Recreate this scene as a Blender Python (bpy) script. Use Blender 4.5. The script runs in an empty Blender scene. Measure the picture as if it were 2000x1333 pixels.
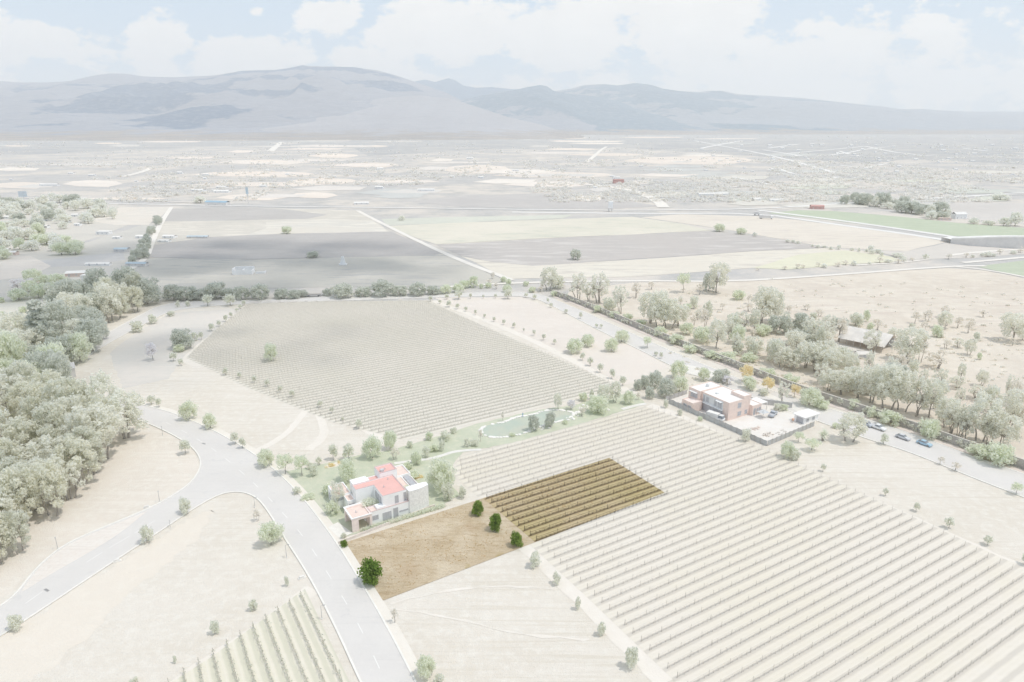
import bpy, bmesh, math, random
import numpy as np
from mathutils import Vector, Matrix
from mathutils.geometry import tessellate_polygon
C = bpy.context.scene
COL = C.collection
R = math.radians
# ------------------------------------------------------------------ camera
CAM_H, FPX, PITCH = 100.0, 1333.0, R(17.5)
cp, sp = math.cos(PITCH), math.sin(PITCH)
cam = bpy.data.cameras.new('camera'); cam_o = bpy.data.objects.new('camera', cam); COL.objects.link(cam_o)
cam_o.location = (0, 0, CAM_H); cam_o.rotation_euler = (R(90) - PITCH, 0, 0)
cam.sensor_width = 36.0; cam.lens = 36.0 * FPX / 2000.0
cam.clip_start = 1.0; cam.clip_end = 60000.0
C.camera = cam_o
C.view_settings.view_transform = 'Standard'; C.view_settings.look = 'None'
C.view_settings.exposure = 0.0; C.view_settings.gamma = 1.0
C.render.engine = 'CYCLES'
C.cycles.max_bounces = 14; C.cycles.diffuse_bounces = 12; C.cycles.transmission_bounces = 8; C.cycles.volume_bounces = 5; C.cycles.transparent_max_bounces = 16
C.cycles.use_denoising = True
# ------------------------------------------------------------------ sun and sky
SUN = Vector((0.40, -0.10, 0.91)).normalized()
sl = bpy.data.lights.new('sun', 'SUN'); sl.energy = 2.0; sl.angle = R(0.5); sl.color = (1.0, 0.955, 0.885)
so = bpy.data.objects.new('sun', sl); COL.objects.link(so)
so.rotation_euler = SUN.to_track_quat('Z', 'Y').to_euler(); so.location = (200, -50, 600)
SKY_STRENGTH = 0.15

def lin(c):
    return tuple((x / 255 / 12.92) if x / 255 <= 0.04045 else ((x / 255 + 0.055) / 1.055) ** 2.4 for x in c)

world = bpy.data.worlds.new('World'); C.world = world; world.use_nodes = True
def build_world():
    nt = world.node_tree; N = nt.nodes; L = nt.links; N.clear()
    def math_(op, a, b=None, c=None, clamp=False):
        n = N.new('ShaderNodeMath'); n.operation = op; n.use_clamp = clamp
        for i, x in enumerate((a, b, c)):
            if x is None: continue
            if isinstance(x, (int, float)): n.inputs[i].default_value = x
            else: L.new(x, n.inputs[i])
        return n.outputs[0]
    out = N.new('ShaderNodeOutputWorld'); bg = N.new('ShaderNodeBackground'); bg.inputs[1].default_value = SKY_STRENGTH
    sky = N.new('ShaderNodeTexSky'); sky.sky_type = 'NISHITA'; sky.sun_disc = False
    sky.sun_elevation = math.asin(SUN.z); sky.sun_rotation = math.atan2(SUN.x, SUN.y)
    sky.air_density = 1.0; sky.dust_density = 1.5; sky.ozone_density = 1.0
    tc = N.new('ShaderNodeTexCoord'); sep = N.new('ShaderNodeSeparateXYZ'); L.new(tc.outputs['Generated'], sep.inputs[0])
    x, y, z = sep.outputs
    den = math_('ADD', math_('ABSOLUTE', y), 0.12)
    X = math_('DIVIDE', x, den); Z = math_('DIVIDE', math_('MAXIMUM', z, 0.0), den)
    def dirxz(u, v):
        a = (u - 1000) / FPX; b = (666.5 - v) / FPX
        d = Vector((a, cp + b * sp, -sp + b * cp)).normalized()
        return d.x / (d.y + .12), max(d.z, 0) / (d.y + .12)
    comb = N.new('ShaderNodeCombineXYZ'); L.new(X, comb.inputs[0]); L.new(math_('MULTIPLY', Z, 1.7), comb.inputs[1])
    def noise(scale, detail, rough, dist=0.0):
        n = N.new('ShaderNodeTexNoise'); n.inputs['Scale'].default_value = scale; n.inputs['Detail'].default_value = detail
        n.inputs['Roughness'].default_value = rough; n.inputs['Distortion'].default_value = dist
        L.new(comb.outputs[0], n.inputs['Vector']); return n.outputs['Fac']
    n1 = noise(5.0, 10, .6); n2 = noise(17.0, 9, .62)
    # broad banks of cumulus: (pixel u, pixel v, half width, half height, weight)
    blobs = [(60, 90, 190, 55, .9), (300, 85, 90, 55, .9), (470, 115, 130, 45, .9), (500, 22, 26, 13, .6), (655, 20, 75, 40, .9),
             (880, 60, 170, 75, .95), (1110, 75, 150, 80, .95), (1350, 30, 190, 80, .95), (1600, 120, 420, 110, .8), (700, 118, 70, 26, .7),
             (1150, 190, 1500, 60, .75), (230, 190, 420, 60, .6), (2300, 120, 380, 120, .8), (-400, 90, 380, 110, .8)]
    acc = None
    for (u, v, hw, hh, w) in blobs:
        bx, bz = dirxz(u, v); kx = FPX * 1.12 / hw; kz = FPX * 1.12 / hh
        dx = math_('MULTIPLY', math_('SUBTRACT', X, bx), kx); dz = math_('MULTIPLY', math_('SUBTRACT', Z, bz), kz)
        d2 = math_('ADD', math_('MULTIPLY', dx, dx), math_('MULTIPLY', dz, dz))
        g = math_('MULTIPLY', math_('EXPONENT', math_('MULTIPLY', d2, -1.0)), w)
        acc = g if acc is None else math_('MAXIMUM', acc, g)
    # overhead (out of frame) broken cloud
    over = math_('MULTIPLY', math_('SMOOTH_MIN', math_('MAXIMUM', math_('SUBTRACT', Z, .30), 0.0), .4, .1), 1.2)
    acc = math_('MAXIMUM', acc, over)
    field = math_('ADD', math_('ADD', acc, math_('MULTIPLY', math_('SUBTRACT', n1, .5), 1.9)), math_('MULTIPLY', math_('SUBTRACT', n2, .5), 1.35))
    mr = N.new('ShaderNodeMapRange'); mr.interpolation_type = 'SMOOTHSTEP'
    mr.inputs['From Min'].default_value = .38; mr.inputs['From Max'].default_value = .58
    L.new(field, mr.inputs['Value']); mask = math_('MULTIPLY', mr.outputs[0], .96)
    shade = math_('MULTIPLY_ADD', math_('SUBTRACT', n2, .5), .22, 1.0)
    # thin blue, milky with dry-season dust
    mixb = N.new('ShaderNodeMix'); mixb.data_type = 'RGBA'; mixb.inputs[0].default_value = SKY_MILK
    L.new(sky.outputs[0], mixb.inputs[6]); mixb.inputs[7].default_value = (*SKY_BLUE, 1)
    cl = N.new('ShaderNodeVectorMath'); cl.operation = 'SCALE'; cl.inputs[0].default_value = CLOUD_COL; L.new(shade, cl.inputs['Scale'])
    mix = N.new('ShaderNodeMix'); mix.data_type = 'RGBA'; L.new(mask, mix.inputs[0]); L.new(mixb.outputs[2], mix.inputs[6]); L.new(cl.outputs[0], mix.inputs[7])
    L.new(mix.outputs[2], bg.inputs[0]); L.new(bg.outputs[0], out.inputs[0])
SKY_MILK = 0.8
SKY_BLUE = tuple(c / SKY_STRENGTH for c in (.57, .735, .905))
CLOUD_COL = tuple(c / SKY_STRENGTH for c in (.985, .967, .938))
build_world()

# ------------------------------------------------------------------ pixel / ground geometry of the site
def G(u, v, z=0.0):
    a = (u - 1000) / FPX; b = (666.5 - v) / FPX
    dx, dy, dz = a, cp + b * sp, -sp + b * cp
    t = (z - CAM_H) / dz
    return Vector((dx * t, dy * t, z))
def depth(p): return p.y * cp - (p.z - CAM_H) * sp
def proj_v(x, y, z):
    d = y * cp - (z - CAM_H) * sp; up = y * sp + (z - CAM_H) * cp
    return 666.5 - FPX * up / d
def height_of(p, hpx):
    v2 = proj_v(p.x, p.y, 0) - hpx; lo, hi = 0.0, 400.0
    for _ in range(40):
        m = (lo + hi) / 2
        if proj_v(p.x, p.y, m) > v2: lo = m
        else: hi = m
    return lo
def width_of(p, wpx): return wpx * depth(p) / FPX

HAZE_D = 9e-5
HAZE_A = (.80, .815, .84)        # what thick haze settles to
LEAFK = .80
KLIT = (1.165, 1.195, 1.235)                        # picture value of a white sunlit sheet
def alb(c, dist=0.0, k=1.0, top=.93):
    T = math.exp(-HAZE_D * dist); o = []
    for x, a, kl in zip(lin(c), HAZE_A, KLIT):
        o.append(min(top, max(.004, (x - (1 - T) * a) / T / kl / k)))
    return tuple(o)

# ------------------------------------------------------------------ materials
MATS = {}
class NT:
    def __init__(s, name):
        s.m = bpy.data.materials.new(name); s.m.use_nodes = True; s.nt = s.m.node_tree; s.N = s.nt.nodes; s.L = s.nt.links; s.N.clear()
        s.out = s.N.new('ShaderNodeOutputMaterial')
    def math(s, op, a, b=None, c=None, clamp=False):
        n = s.N.new('ShaderNodeMath'); n.operation = op; n.use_clamp = clamp
        for i, x in enumerate((a, b, c)):
            if x is None: continue
            if isinstance(x, (int, float)): n.inputs[i].default_value = x
            else: s.L.new(x, n.inputs[i])
        return n.outputs[0]
    def pos(s):
        g = s.N.new('ShaderNodeNewGeometry'); return g.outputs['Position']
    def objpos(s):
        g = s.N.new('ShaderNodeTexCoord'); return g.outputs['Object']
    def mapping(s, vec, rot=0.0, scale=(1, 1, 1)):
        n = s.N.new('ShaderNodeMapping'); n.inputs['Rotation'].default_value = (0, 0, rot); n.inputs['Scale'].default_value = scale
        s.L.new(vec, n.inputs['Vector']); return n.outputs[0]
    def noise(s, vec, scale, detail=4, rough=.55, dist=0.0):
        n = s.N.new('ShaderNodeTexNoise'); n.inputs['Scale'].default_value = scale; n.inputs['Detail'].default_value = detail
        n.inputs['Roughness'].default_value = rough; n.inputs['Distortion'].default_value = dist; s.L.new(vec, n.inputs['Vector']); return n.outputs['Fac']
    def ramp(s, fac, lo, hi):
        n = s.N.new('ShaderNodeMapRange'); n.inputs['From Min'].default_value = lo; n.inputs['From Max'].default_value = hi
        n.interpolation_type = 'SMOOTHSTEP'; s.L.new(fac, n.inputs['Value']); return n.outputs[0]
    def mix(s, fac, a, b):
        n = s.N.new('ShaderNodeMix'); n.data_type = 'RGBA'
        if isinstance(fac, (int, float)): n.inputs[0].default_value = fac
        else: s.L.new(fac, n.inputs[0])
        for i, x in ((6, a), (7, b)):
            if isinstance(x, tuple): n.inputs[i].default_value = (*x[:3], 1)
            else: s.L.new(x, n.inputs[i])
        return n.outputs[2]
    def bump(s, h, strength, dist):
        n = s.N.new('ShaderNodeBump'); n.inputs['Strength'].default_value = strength; n.inputs['Distance'].default_value = dist
        s.L.new(h, n.inputs['Height']); return n.outputs[0]
    def done(s, color, rough=.95, spec=.1, normal=None, metal=0.0):
        b = s.N.new('ShaderNodeBsdfPrincipled')
        if isinstance(color, tuple): b.inputs['Base Color'].default_value = (*color[:3], 1)
        else: s.L.new(color, b.inputs['Base Color'])
        b.inputs['Roughness'].default_value = rough; b.inputs['Specular IOR Level'].default_value = spec; b.inputs['Metallic'].default_value = metal
        if normal is not None: s.L.new(normal, b.inputs['Normal'])
        s.L.new(b.outputs[0], s.out.inputs[0]); return s.m

def m_plain(name, c, rough=.8, spec=.2, var=.06, scale=.6, dist=0.0, metal=0.0, raw=False):
    key = (name, c)
    if key in MATS: return MATS[key]
    t = NT(name); a = tuple(c) if raw else alb(c, dist); p = t.objpos()
    n = t.noise(p, scale, 5, .6)
    b = tuple(max(0, x * (1 - 2 * var)) for x in a); e = tuple(min(.95, x * (1 + var)) for x in a)
    MATS[key] = t.done(t.mix(t.ramp(n, .3, .7), b, e), rough, spec, None, metal)
    return MATS[key]

def m_ground(name, cols, s1=.02, s2=.35, streak=None, bumpy=.3, dist=0.0, blend=(.35, .65), fine=.5):
    """cols: base, second, third (picture colours).  streak = (angle, colour, strength)"""
    t = NT(name); p = t.pos(); a = [alb(c, dist) for c in cols]
    c = t.mix(t.ramp(t.noise(p, s1, 6, .6), *blend), a[0], a[1])
    c = t.mix(t.math('MULTIPLY', t.ramp(t.noise(p, s2, 7, .65), .42, .72), fine), c, a[2])
    n3 = t.noise(p, s2 * 6, 4, .7)
    c = t.mix(t.math('MULTIPLY', t.ramp(n3, .5, .75), .35 * fine * 2), c, a[min(3, len(a) - 1)])
    if streak:
        ang, sc, st = streak[:3]
        wid = streak[3] if len(streak) > 3 else 1.0
        sv = t.mapping(p, ang, (.03, .9 / wid, 1)); n = t.noise(sv, 1.0, 5, .65, .4)
        msk = t.ramp(t.noise(p, .012, 3, .5), .3, .62)
        c = t.mix(t.math('MULTIPLY', t.math('MULTIPLY', t.ramp(n, .48, .66), st), msk), c, alb(sc, dist))
    nm = t.bump(n3, bumpy, .25) if bumpy else None
    return t.done(c, 1.0, 0.0, nm)

def m_leaf(name, cols, k=.62, dist=0.0, trans=.55, raw=False):
    k = k * LEAFK if not name.startswith('leaf_lot') else k
    t = NT(name); a = [tuple(c) if raw else alb(c, dist, k, 9.0) for c in cols]
    if name != 'leaf_lot': a = [tuple((x * .55 + sum(q) / 3 * .45) * w_ * min(1.0, .92 / max(q)) for x, w_ in zip(q, (1.0, .992, .97))) for q in a] if 'yellow' not in name and 'straw' not in name else [tuple(x * min(1.0, .92 / max(q)) for x in q) for q in a]
    oi = t.N.new('ShaderNodeObjectInfo'); g = t.N.new('ShaderNodeNewGeometry'); p = t.objpos()
    c = t.mix(t.ramp(oi.outputs['Random'], .15, .85), a[0], a[1])
    c = t.mix(t.math('MULTIPLY', t.ramp(t.noise(p, .9, 3, .6), .4, .65), .6), c, a[2])
    c = t.mix(t.math('MULTIPLY', g.outputs['Random Per Island'], .35), c, a[2])
    d = t.N.new('ShaderNodeBsdfDiffuse'); tr = t.N.new('ShaderNodeBsdfTranslucent'); mx = t.N.new('ShaderNodeMixShader'); mx.inputs[0].default_value = trans
    t.L.new(c, d.inputs[0]); t.L.new(c, tr.inputs[0]); t.L.new(d.outputs[0], mx.inputs[1]); t.L.new(tr.outputs[0], mx.inputs[2])
    t.L.new(mx.outputs[0], t.out.inputs[0]); return t.m

# ------------------------------------------------------------------ mesh helpers
class MB:
    def __init__(s): s.v = []; s.f = []; s.mi = []; s.cur = 0
    def face(s, pts):
        b = len(s.v); s.v.extend([tuple(p) for p in pts]); s.f.append(tuple(range(b, b + len(pts)))); s.mi.append(s.cur)
    def box(s, x0, y0, z0, x1, y1, z1):
        b = len(s.v)
        s.v += [(x0, y0, z0), (x1, y0, z0), (x1, y1, z0), (x0, y1, z0), (x0, y0, z1), (x1, y0, z1), (x1, y1, z1), (x0, y1, z1)]
        for q in ((0, 3, 2, 1), (4, 5, 6, 7), (0, 1, 5, 4), (1, 2, 6, 5), (2, 3, 7, 6), (3, 0, 4, 7)):
            s.f.append(tuple(b + i for i in q)); s.mi.append(s.cur)
    def prism(s, poly, z0, z1):
        n = len(poly); b = len(s.v)
        s.v += [(p[0], p[1], z0) for p in poly] + [(p[0], p[1], z1) for p in poly]
        for tri in tessellate_polygon([[Vector((p[0], p[1], 0)) for p in poly]]):
            a, c, d = tri
            s.f.append((b + n + a, b + n + c, b + n + d)); s.mi.append(s.cur)
            s.f.append((b + d, b + c, b + a)); s.mi.append(s.cur)
        for i in range(n):
            j = (i + 1) % n; s.f.append((b + i, b + j, b + n + j, b + n + i)); s.mi.append(s.cur)
    def tube(s, pts, rad, n=6, cap=True):
        pts = [Vector(p) for p in pts]
        if isinstance(rad, (int, float)): rad = [rad] * len(pts)
        b = len(s.v)
        for i, p in enumerate(pts):
            t = (pts[min(i + 1, len(pts) - 1)] - pts[max(i - 1, 0)]).normalized()
            u = t.cross(Vector((0, 0, 1)) if abs(t.z) < .9 else Vector((1, 0, 0))).normalized(); w = t.cross(u)
            for k in range(n):
                a = 2 * math.pi * k / n; s.v.append(tuple(p + (u * math.cos(a) + w * math.sin(a)) * rad[i]))
        for i in range(len(pts) - 1):
            for k in range(n):
                k2 = (k + 1) % n
                s.f.append((b + i * n + k, b + i * n + k2, b + (i + 1) * n + k2, b + (i + 1) * n + k)); s.mi.append(s.cur)
        if cap:
            s.f.append(tuple(b + k for k in reversed(range(n)))); s.mi.append(s.cur)
            e = b + (len(pts) - 1) * n; s.f.append(tuple(e + k for k in range(n))); s.mi.append(s.cur)
    def mesh(s, name, *mats):
        m = bpy.data.meshes.new(name); m.from_pydata(s.v, [], s.f)
        for x in mats: m.materials.append(x)
        if len(mats) > 1: m.polygons.foreach_set('material_index', s.mi)
        bm = bmesh.new(); bm.from_mesh(m); bmesh.ops.recalc_face_normals(bm, faces=bm.faces); bm.to_mesh(m); bm.free()
        return m
    def build(s, name, mat, parent=None, loc=(0, 0, 0), rot=0.0):
        m = s.mesh(name, *(mat if isinstance(mat, (list, tuple)) else (mat,)))
        return link(name, m, parent, loc, rot)
def link(name, data, parent=None, loc=(0, 0, 0), rot=0.0):
    o = bpy.data.objects.new(name, data); COL.objects.link(o); o.parent = parent; o.location = loc; o.rotation_euler = (0, 0, rot); return o
def tag(o, label, cat, group=None):
    o['label'] = label; o['category'] = cat
    if group: o['group'] = group
    return o
def thing(name, label, cat, loc=(0, 0, 0), rot=0.0, group=None):
    return tag(link(name, None, None, loc, rot), label, cat, group)
def struct(o): o['kind'] = 'structure'; return o
def copy_tree(root):
    r = root.copy(); COL.objects.link(r)
    for ch in root.children:
        c = ch.copy(); COL.objects.link(c); c.parent = r
        for g in ch.children:
            d = g.copy(); COL.objects.link(d); d.parent = c
    return r
rng = random.Random(7)
def rough_poly(px, step=3.0, jit=.5):
    P = [G(*p) if len(p) == 2 else Vector(p) for p in px]; out = []
    for i, a in enumerate(P):
        b = P[(i + 1) % len(P)]; n = max(1, min(60, int((b - a).length / step))); nn = Vector((-(b - a).y, (b - a).x, 0)).normalized()
        for k in range(n):
            q = a.lerp(b, k / n)
            if k: q += nn * rng.uniform(-jit, jit)
            out.append(q)
    return out
def sheet(name, P, z, mat, th=0.0):
    b = MB(); P = [Vector((p[0], p[1], 0)) for p in P]
    n = len(P); b.v = [(p.x, p.y, z) for p in P]
    for tri in tessellate_polygon([P]): b.f.append(tuple(tri)); b.mi.append(0)
    m = b.mesh(name, mat)
    # all normals up
    bm = bmesh.new(); bm.from_mesh(m)
    for f in bm.faces:
        if f.normal.z < 0: f.normal_flip()
    bm.to_mesh(m); bm.free()
    return struct(link(name, m))
def resample(P, step):
    out = [P[0]]
    for a, b in zip(P, P[1:]):
        n = max(1, int(round((b - a).length / step)))
        for k in range(1, n + 1): out.append(a.lerp(b, k / n))
    return out
def smooth(P, it=2):
    for _ in range(it):
        q = [P[0]]
        for a, b in zip(P, P[1:]): q += [a.lerp(b, .25), a.lerp(b, .75)]
        P = q + [P[-1]]
    return P
def offset(P, d):
    out = []
    for i, p in enumerate(P):
        t = (P[min(i + 1, len(P) - 1)] - P[max(i - 1, 0)]); t.z = 0; t.normalize(); out.append(p + Vector((-t.y, t.x, 0)) * d)
    return out
def ribbon(name, P, w, z, mat, h=None):
    """flat strip of width w along P, or a solid kerb when h is given"""
    A, B = offset(P, w / 2), offset(P, -w / 2); b = MB()
    for i in range(len(P) - 1):
        if h is None: b.face([(A[i].x, A[i].y, z), (B[i].x, B[i].y, z), (B[i + 1].x, B[i + 1].y, z), (A[i + 1].x, A[i + 1].y, z)])
        else:
            q = [A[i], B[i], B[i + 1], A[i + 1]]
            b.face([(p.x, p.y, h) for p in q]); b.face([(A[i].x, A[i].y, z), (A[i + 1].x, A[i + 1].y, z), (A[i + 1].x, A[i + 1].y, h), (A[i].x, A[i].y, h)])
            b.face([(B[i].x, B[i].y, z), (B[i + 1].x, B[i + 1].y, z), (B[i + 1].x, B[i + 1].y, h), (B[i].x, B[i].y, h)])
            if i == 0: b.face([(A[0].x, A[0].y, z), (B[0].x, B[0].y, z), (B[0].x, B[0].y, h), (A[0].x, A[0].y, h)])
            if i == len(P) - 2: b.face([(A[-1].x, A[-1].y, z), (B[-1].x, B[-1].y, z), (B[-1].x, B[-1].y, h), (A[-1].x, A[-1].y, h)])
    return struct(b.build(name, mat))
def pxline(pts, it=2): return smooth([G(*p) for p in pts], it)
ORD = ['first', 'second', 'third', 'fourth', 'fifth', 'sixth', 'seventh', 'eighth', 'ninth', 'tenth', 'eleventh', 'twelfth', 'thirteenth', 'fourteenth', 'fifteenth', 'sixteenth', 'seventeenth', 'eighteenth', 'nineteenth', 'twentieth']
ROWA = R(31.0); DV = Vector((math.cos(ROWA), math.sin(ROWA), 0)); NV = Vector((-math.sin(ROWA), math.cos(ROWA), 0))
def S(d, n, z=0.0): return DV * d + NV * n + Vector((0, 0, z))
# ------------------------------------------------------------------ ground and land cover
STR = R(-31.0)
M_plain = m_ground('far_plain', [(212, 212, 213), (229, 225, 221), (198, 200, 201), (240, 234, 228)], .006, .028, bumpy=0, dist=2600, fine=.75, blend=(.42, .6))
M_dry = m_ground('dry_grass', [(240, 235, 228), (234, 228, 219), (246, 243, 237), (220, 214, 204)], .035, .45, (STR + .30, (224, 217, 205), .6, .9), .6, 230, fine=.85)
M_drypink = m_ground('dry_grass_pink', [(241, 234, 226), (235, 228, 219), (246, 242, 235), (223, 214, 204)], .03, .45, (R(35), (249, 245, 239), .5, 1.6), .6, 230, fine=.85)
M_brush = m_ground('dry_brush_land', [(234, 227, 217), (226, 218, 208), (241, 235, 226), (214, 209, 200)], .022, .14, (R(-8), (220, 210, 202), .7, 4), .4, 450, fine=.8, blend=(.42, .58))
def gsheet(name, px, z, cols, dist, s1=.02, s2=.12, streak=None, step=8, jit=.8, fine=.6, bumpy=0.0, blend=(.35, .65)):
    return sheet(name, rough_poly(px, step, jit), z, m_ground(name + '_%d_%d' % px[0][:2], cols, s1, s2, streak, bumpy, dist, blend, fine))
g = MB(); XG = 13000
g.face([(-XG, -300, 0), (XG, -300, 0), (XG, 21500, 0), (-XG, 21500, 0)])
struct(g.build('ground', M_plain))
# the estate and its neighbours
sheet('dry_grass_ground', [(-420, 20), (420, 20), (420, 330), (250, 372), (30, 402), (-190, 392), (-420, 392)], .02, M_dry)
sheet('dry_brush_ground', rough_poly([(1075, 592), (1120, 566), (1240, 552), (1440, 548), (1850, 524), (1925, 529), (2010, 546), (2300, 600), (2300, 1010), (2010, 935), (1700, 812), (1400, 706), (1180, 618)], 6, .7), .04, M_brush)
# pink bare soil patches beside the loop road and round the left field
sheet('bare_soil_ground', rough_poly([(258, 822), (330, 850), (380, 885), (392, 922), (335, 968), (230, 1016), (100, 1082), (20, 1160), (-60, 1200), (-120, 1000), (100, 880)], 3, .5), .03, M_drypink)
sheet('bare_soil_ground', rough_poly([(-40, 1262), (100, 1185), (230, 1100), (330, 1040), (425, 985), (380, 1060), (260, 1150), (150, 1260), (60, 1333), (-60, 1345)], 1.5, 1.3), .03,
      m_ground('field_edge_soil', [(241, 234, 225), (238, 232, 223), (245, 240, 232), (227, 219, 208)], .03, .3, None, .3, 170))
sheet('bare_soil_ground', rough_poly([(460, 640), (640, 600), (480, 602), (330, 612), (260, 655), (215, 690), (240, 760), (330, 740), (365, 690)], 3, .6), .03,
      m_ground('field_upper_soil', [(225, 223, 219), (232, 227, 222), (218, 217, 214), (236, 232, 227)], .02, .2, (R(-5), (238, 233, 228), .5), .3, 320))
sheet('bare_soil_ground', rough_poly([(850, 582), (1020, 580), (1062, 596), (1150, 640), (1262, 690), (1305, 716), (1225, 752), (1190, 738), (1050, 665), (940, 620)], 3, .6), .03,
      m_ground('orchard_soil', [(239, 232, 226), (234, 227, 221), (244, 239, 234), (226, 217, 210)], .025, .25, (R(-20), (246, 241, 237), .5), .3, 320))
# pale dirt tracks round the vineyards
M_track = m_ground('dirt_track', [(246, 241, 235), (241, 236, 229), (250, 247, 242), (232, 226, 218)], .06, .5, None, .25, 220)
def track(px, w, z=.05, it=2):
    P = pxline(px, it); A, B = offset(P, w / 2), offset(P, -w / 2)
    pts = []
    for q in resample(A, 3) + list(reversed(resample(B, 3))): pts.append(q + Vector((rng.uniform(-.35, .35), rng.uniform(-.35, .35), 0)))
    return sheet('dirt_track', pts, z, M_track)
track([(498, 593), (455, 622), (410, 662), (372, 694), (362, 708), (420, 716), (520, 745), (600, 775), (660, 800), (720, 838), (765, 868)], 5)
track([(845, 588), (940, 622), (1040, 665), (1120, 705), (1200, 750), (1240, 770)], 4)
track([(1268, 792), (1330, 815), (1420, 862), (1520, 905), (1620, 950), (1720, 990), (1850, 1048), (2000, 1115), (2150, 1180)], 5)
track([(612, 1150), (540, 1205), (470, 1255), (380, 1312), (340, 1345)], 4)
track([(598, 800), (560, 850), (500, 882)], 2.5, .06); track([(620, 806), (640, 850), (600, 880)], 3, .055)
track([(925, 985), (985, 1035), (1050, 1090), (1130, 1165), (1230, 1265), (1300, 1335)], 4, .05)
# two mowing tracks in the field below the lot
track([(760, 1180), (860, 1155), (980, 1145), (1080, 1150)], .5, .06); track([(770, 1190), (900, 1210), (1000, 1240), (1150, 1250)], .5, .06)
# ------------------------------------------------------------------ vineyards
SP = 2.705
def m_vine_soil(name, cols, rowdir, off, dist=0.0, band=.5, sp=SP, w0=.10, w1=.26):
    """pale alley, darker mulched strip along each row (period sp across rowdir)"""
    t = NT(name); p = t.pos(); sep = t.N.new('ShaderNodeSeparateXYZ'); t.L.new(p, sep.inputs[0])
    nx, ny = -math.sin(rowdir), math.cos(rowdir)
    s = t.math('ADD', t.math('MULTIPLY', sep.outputs[0], nx), t.math('MULTIPLY', sep.outputs[1], ny))
    wob = t.math('MULTIPLY', t.math('SUBTRACT', t.noise(p, .25, 4, .6), .5), .5)
    q = t.math('DIVIDE', t.math('ADD', t.math('SUBTRACT', s, off), wob), sp)
    f = t.math('ABSOLUTE', t.math('SUBTRACT', t.math('FRACT', t.math('ADD', q, .5)), .5))     # 0 on the row, .5 mid-alley
    rowm = t.math('SUBTRACT', 1.0, t.ramp(f, w0, w1))
    wheel = t.math('SUBTRACT', 1.0, t.ramp(t.math('ABSOLUTE', t.math('SUBTRACT', f, .34)), .02, .07))
    A = [alb(c, dist) for c in cols]
    c = t.mix(t.ramp(t.noise(p, .025, 5, .6), .38, .62), A[0], A[1])
    c = t.mix(t.math('MULTIPLY', t.ramp(t.noise(t.mapping(p, -rowdir, (.12, 1.5, 1)), 1.0, 6, .7), .45, .7), .55), c, A[2])
    c = t.mix(t.math('MULTIPLY', wheel, .3), c, A[4])
    c = t.mix(t.math('MULTIPLY', rowm, band), c, A[3])
    return t.done(c, 1.0, 0.0, t.bump(t.noise(p, 2.5, 5, .7), .3, .15))
OFF = 146.28
M_vr = m_vine_soil('vineyard_soil', [(241, 236, 228), (239, 234, 222), (233, 228, 218), (219, 214, 207), (246, 242, 236)], ROWA, OFF, 190, .75)
M_vm = m_vine_soil('vineyard_soil_grassy', [(240, 236, 229), (235, 232, 223), (230, 227, 218), (212, 209, 200), (245, 241, 235)], ROWA, 198.0, 300, 1.0)
M_vb = m_vine_soil('vineyard_soil_green', [(243, 239, 231), (240, 237, 224), (232, 228, 216), (219, 219, 204), (248, 245, 239)], R(-59), 0.0, 150, .7)
rect = lambda pts: [S(*p) for p in pts]
vpoly = rect([(79.5, 166), (80, 100), (79, 30), (180, 30), (175, 60), (174.5, 90), (173, 130), (168, 160), (164, 176.5), (110, 176.5), (86, 176)])
sheet('vineyard_soil', vpoly, .07, M_vr)
MID = [(70, 418), (161, 367), (169, 203), (168, 197), (150, 196), (76, 196), (60, 222), (40, 275), (24, 326), (45, 372)]
sheet('vineyard_soil', rect(MID), .07, M_vm)
BL = [(27, 136), (5.5, 124.5), (-14, 116.5), (-16, 70), (27, 70)]
sheet('vineyard_soil', rect(BL), .07, M_vb)
# the lot: bare brown grass and its strip of vines, in full colour
t_lot = NT('lot_grass'); p_ = t_lot.pos()
def lot_mat():
    t = t_lot; p = p_
    c = t.mix(t.ramp(t.noise(p, .10, 5, .6), .36, .64), alb((206, 189, 162)), alb((224, 211, 189)))
    sv = t.mapping(p, R(-38), (.16, .6, 1)); c = t.mix(t.math('MULTIPLY', t.ramp(t.noise(sv, 1.0, 8, .78, 1.2), .47, .66), .6), c, alb((176, 153, 122)))
    sv = t.mapping(p, R(-24), (.10, .8, 1)); c = t.mix(t.math('MULTIPLY', t.ramp(t.noise(sv, 1.3, 7, .78, 1.0), .52, .66), .55), c, alb((232, 216, 190)))
    c = t.mix(t.math('MULTIPLY', t.ramp(t.noise(p, .22, 5, .65), .60, .74), .6), c, alb((180, 163, 110)))
    c = t.mix(t.math('MULTIPLY', t.ramp(t.noise(p, 1.6, 5, .75), .5, .75), .6), c, alb((160, 134, 104)))
    c = t.mix(t.math('MULTIPLY', t.ramp(t.noise(p, 4.5, 3, .7), .58, .75), .5), c, alb((236, 222, 198)))
    c = t.mix(t.math('MULTIPLY', t.ramp(t.noise(p, .06, 3, .5), .6, .75), .35), c, alb((190, 158, 128)))
    return t.done(c, 1.0, 0.0, t.bump(t.noise(p, 2.2, 6, .75), .6, .35))
M_lot = lot_mat()
M_lotv = m_vine_soil('lot_vineyard_soil', [(204, 187, 154), (194, 180, 136), (172, 154, 114), (112, 94, 76), (226, 212, 184)], ROWA, OFF, 0, .72, SP, .05, .15)
LA, LB, LC, LD = G(675, 1060), G(748, 1174), G(1298, 963), G(1190, 895)
sheet('lot_ground', [LA, LB, LC, LD], .10, M_lot)
def on(a, b, d):  # point of the lot's edge a-b at row coordinate d
    da, db = a.dot(DV), b.dot(DV); return a.lerp(b, (d - da) / (db - da))
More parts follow.
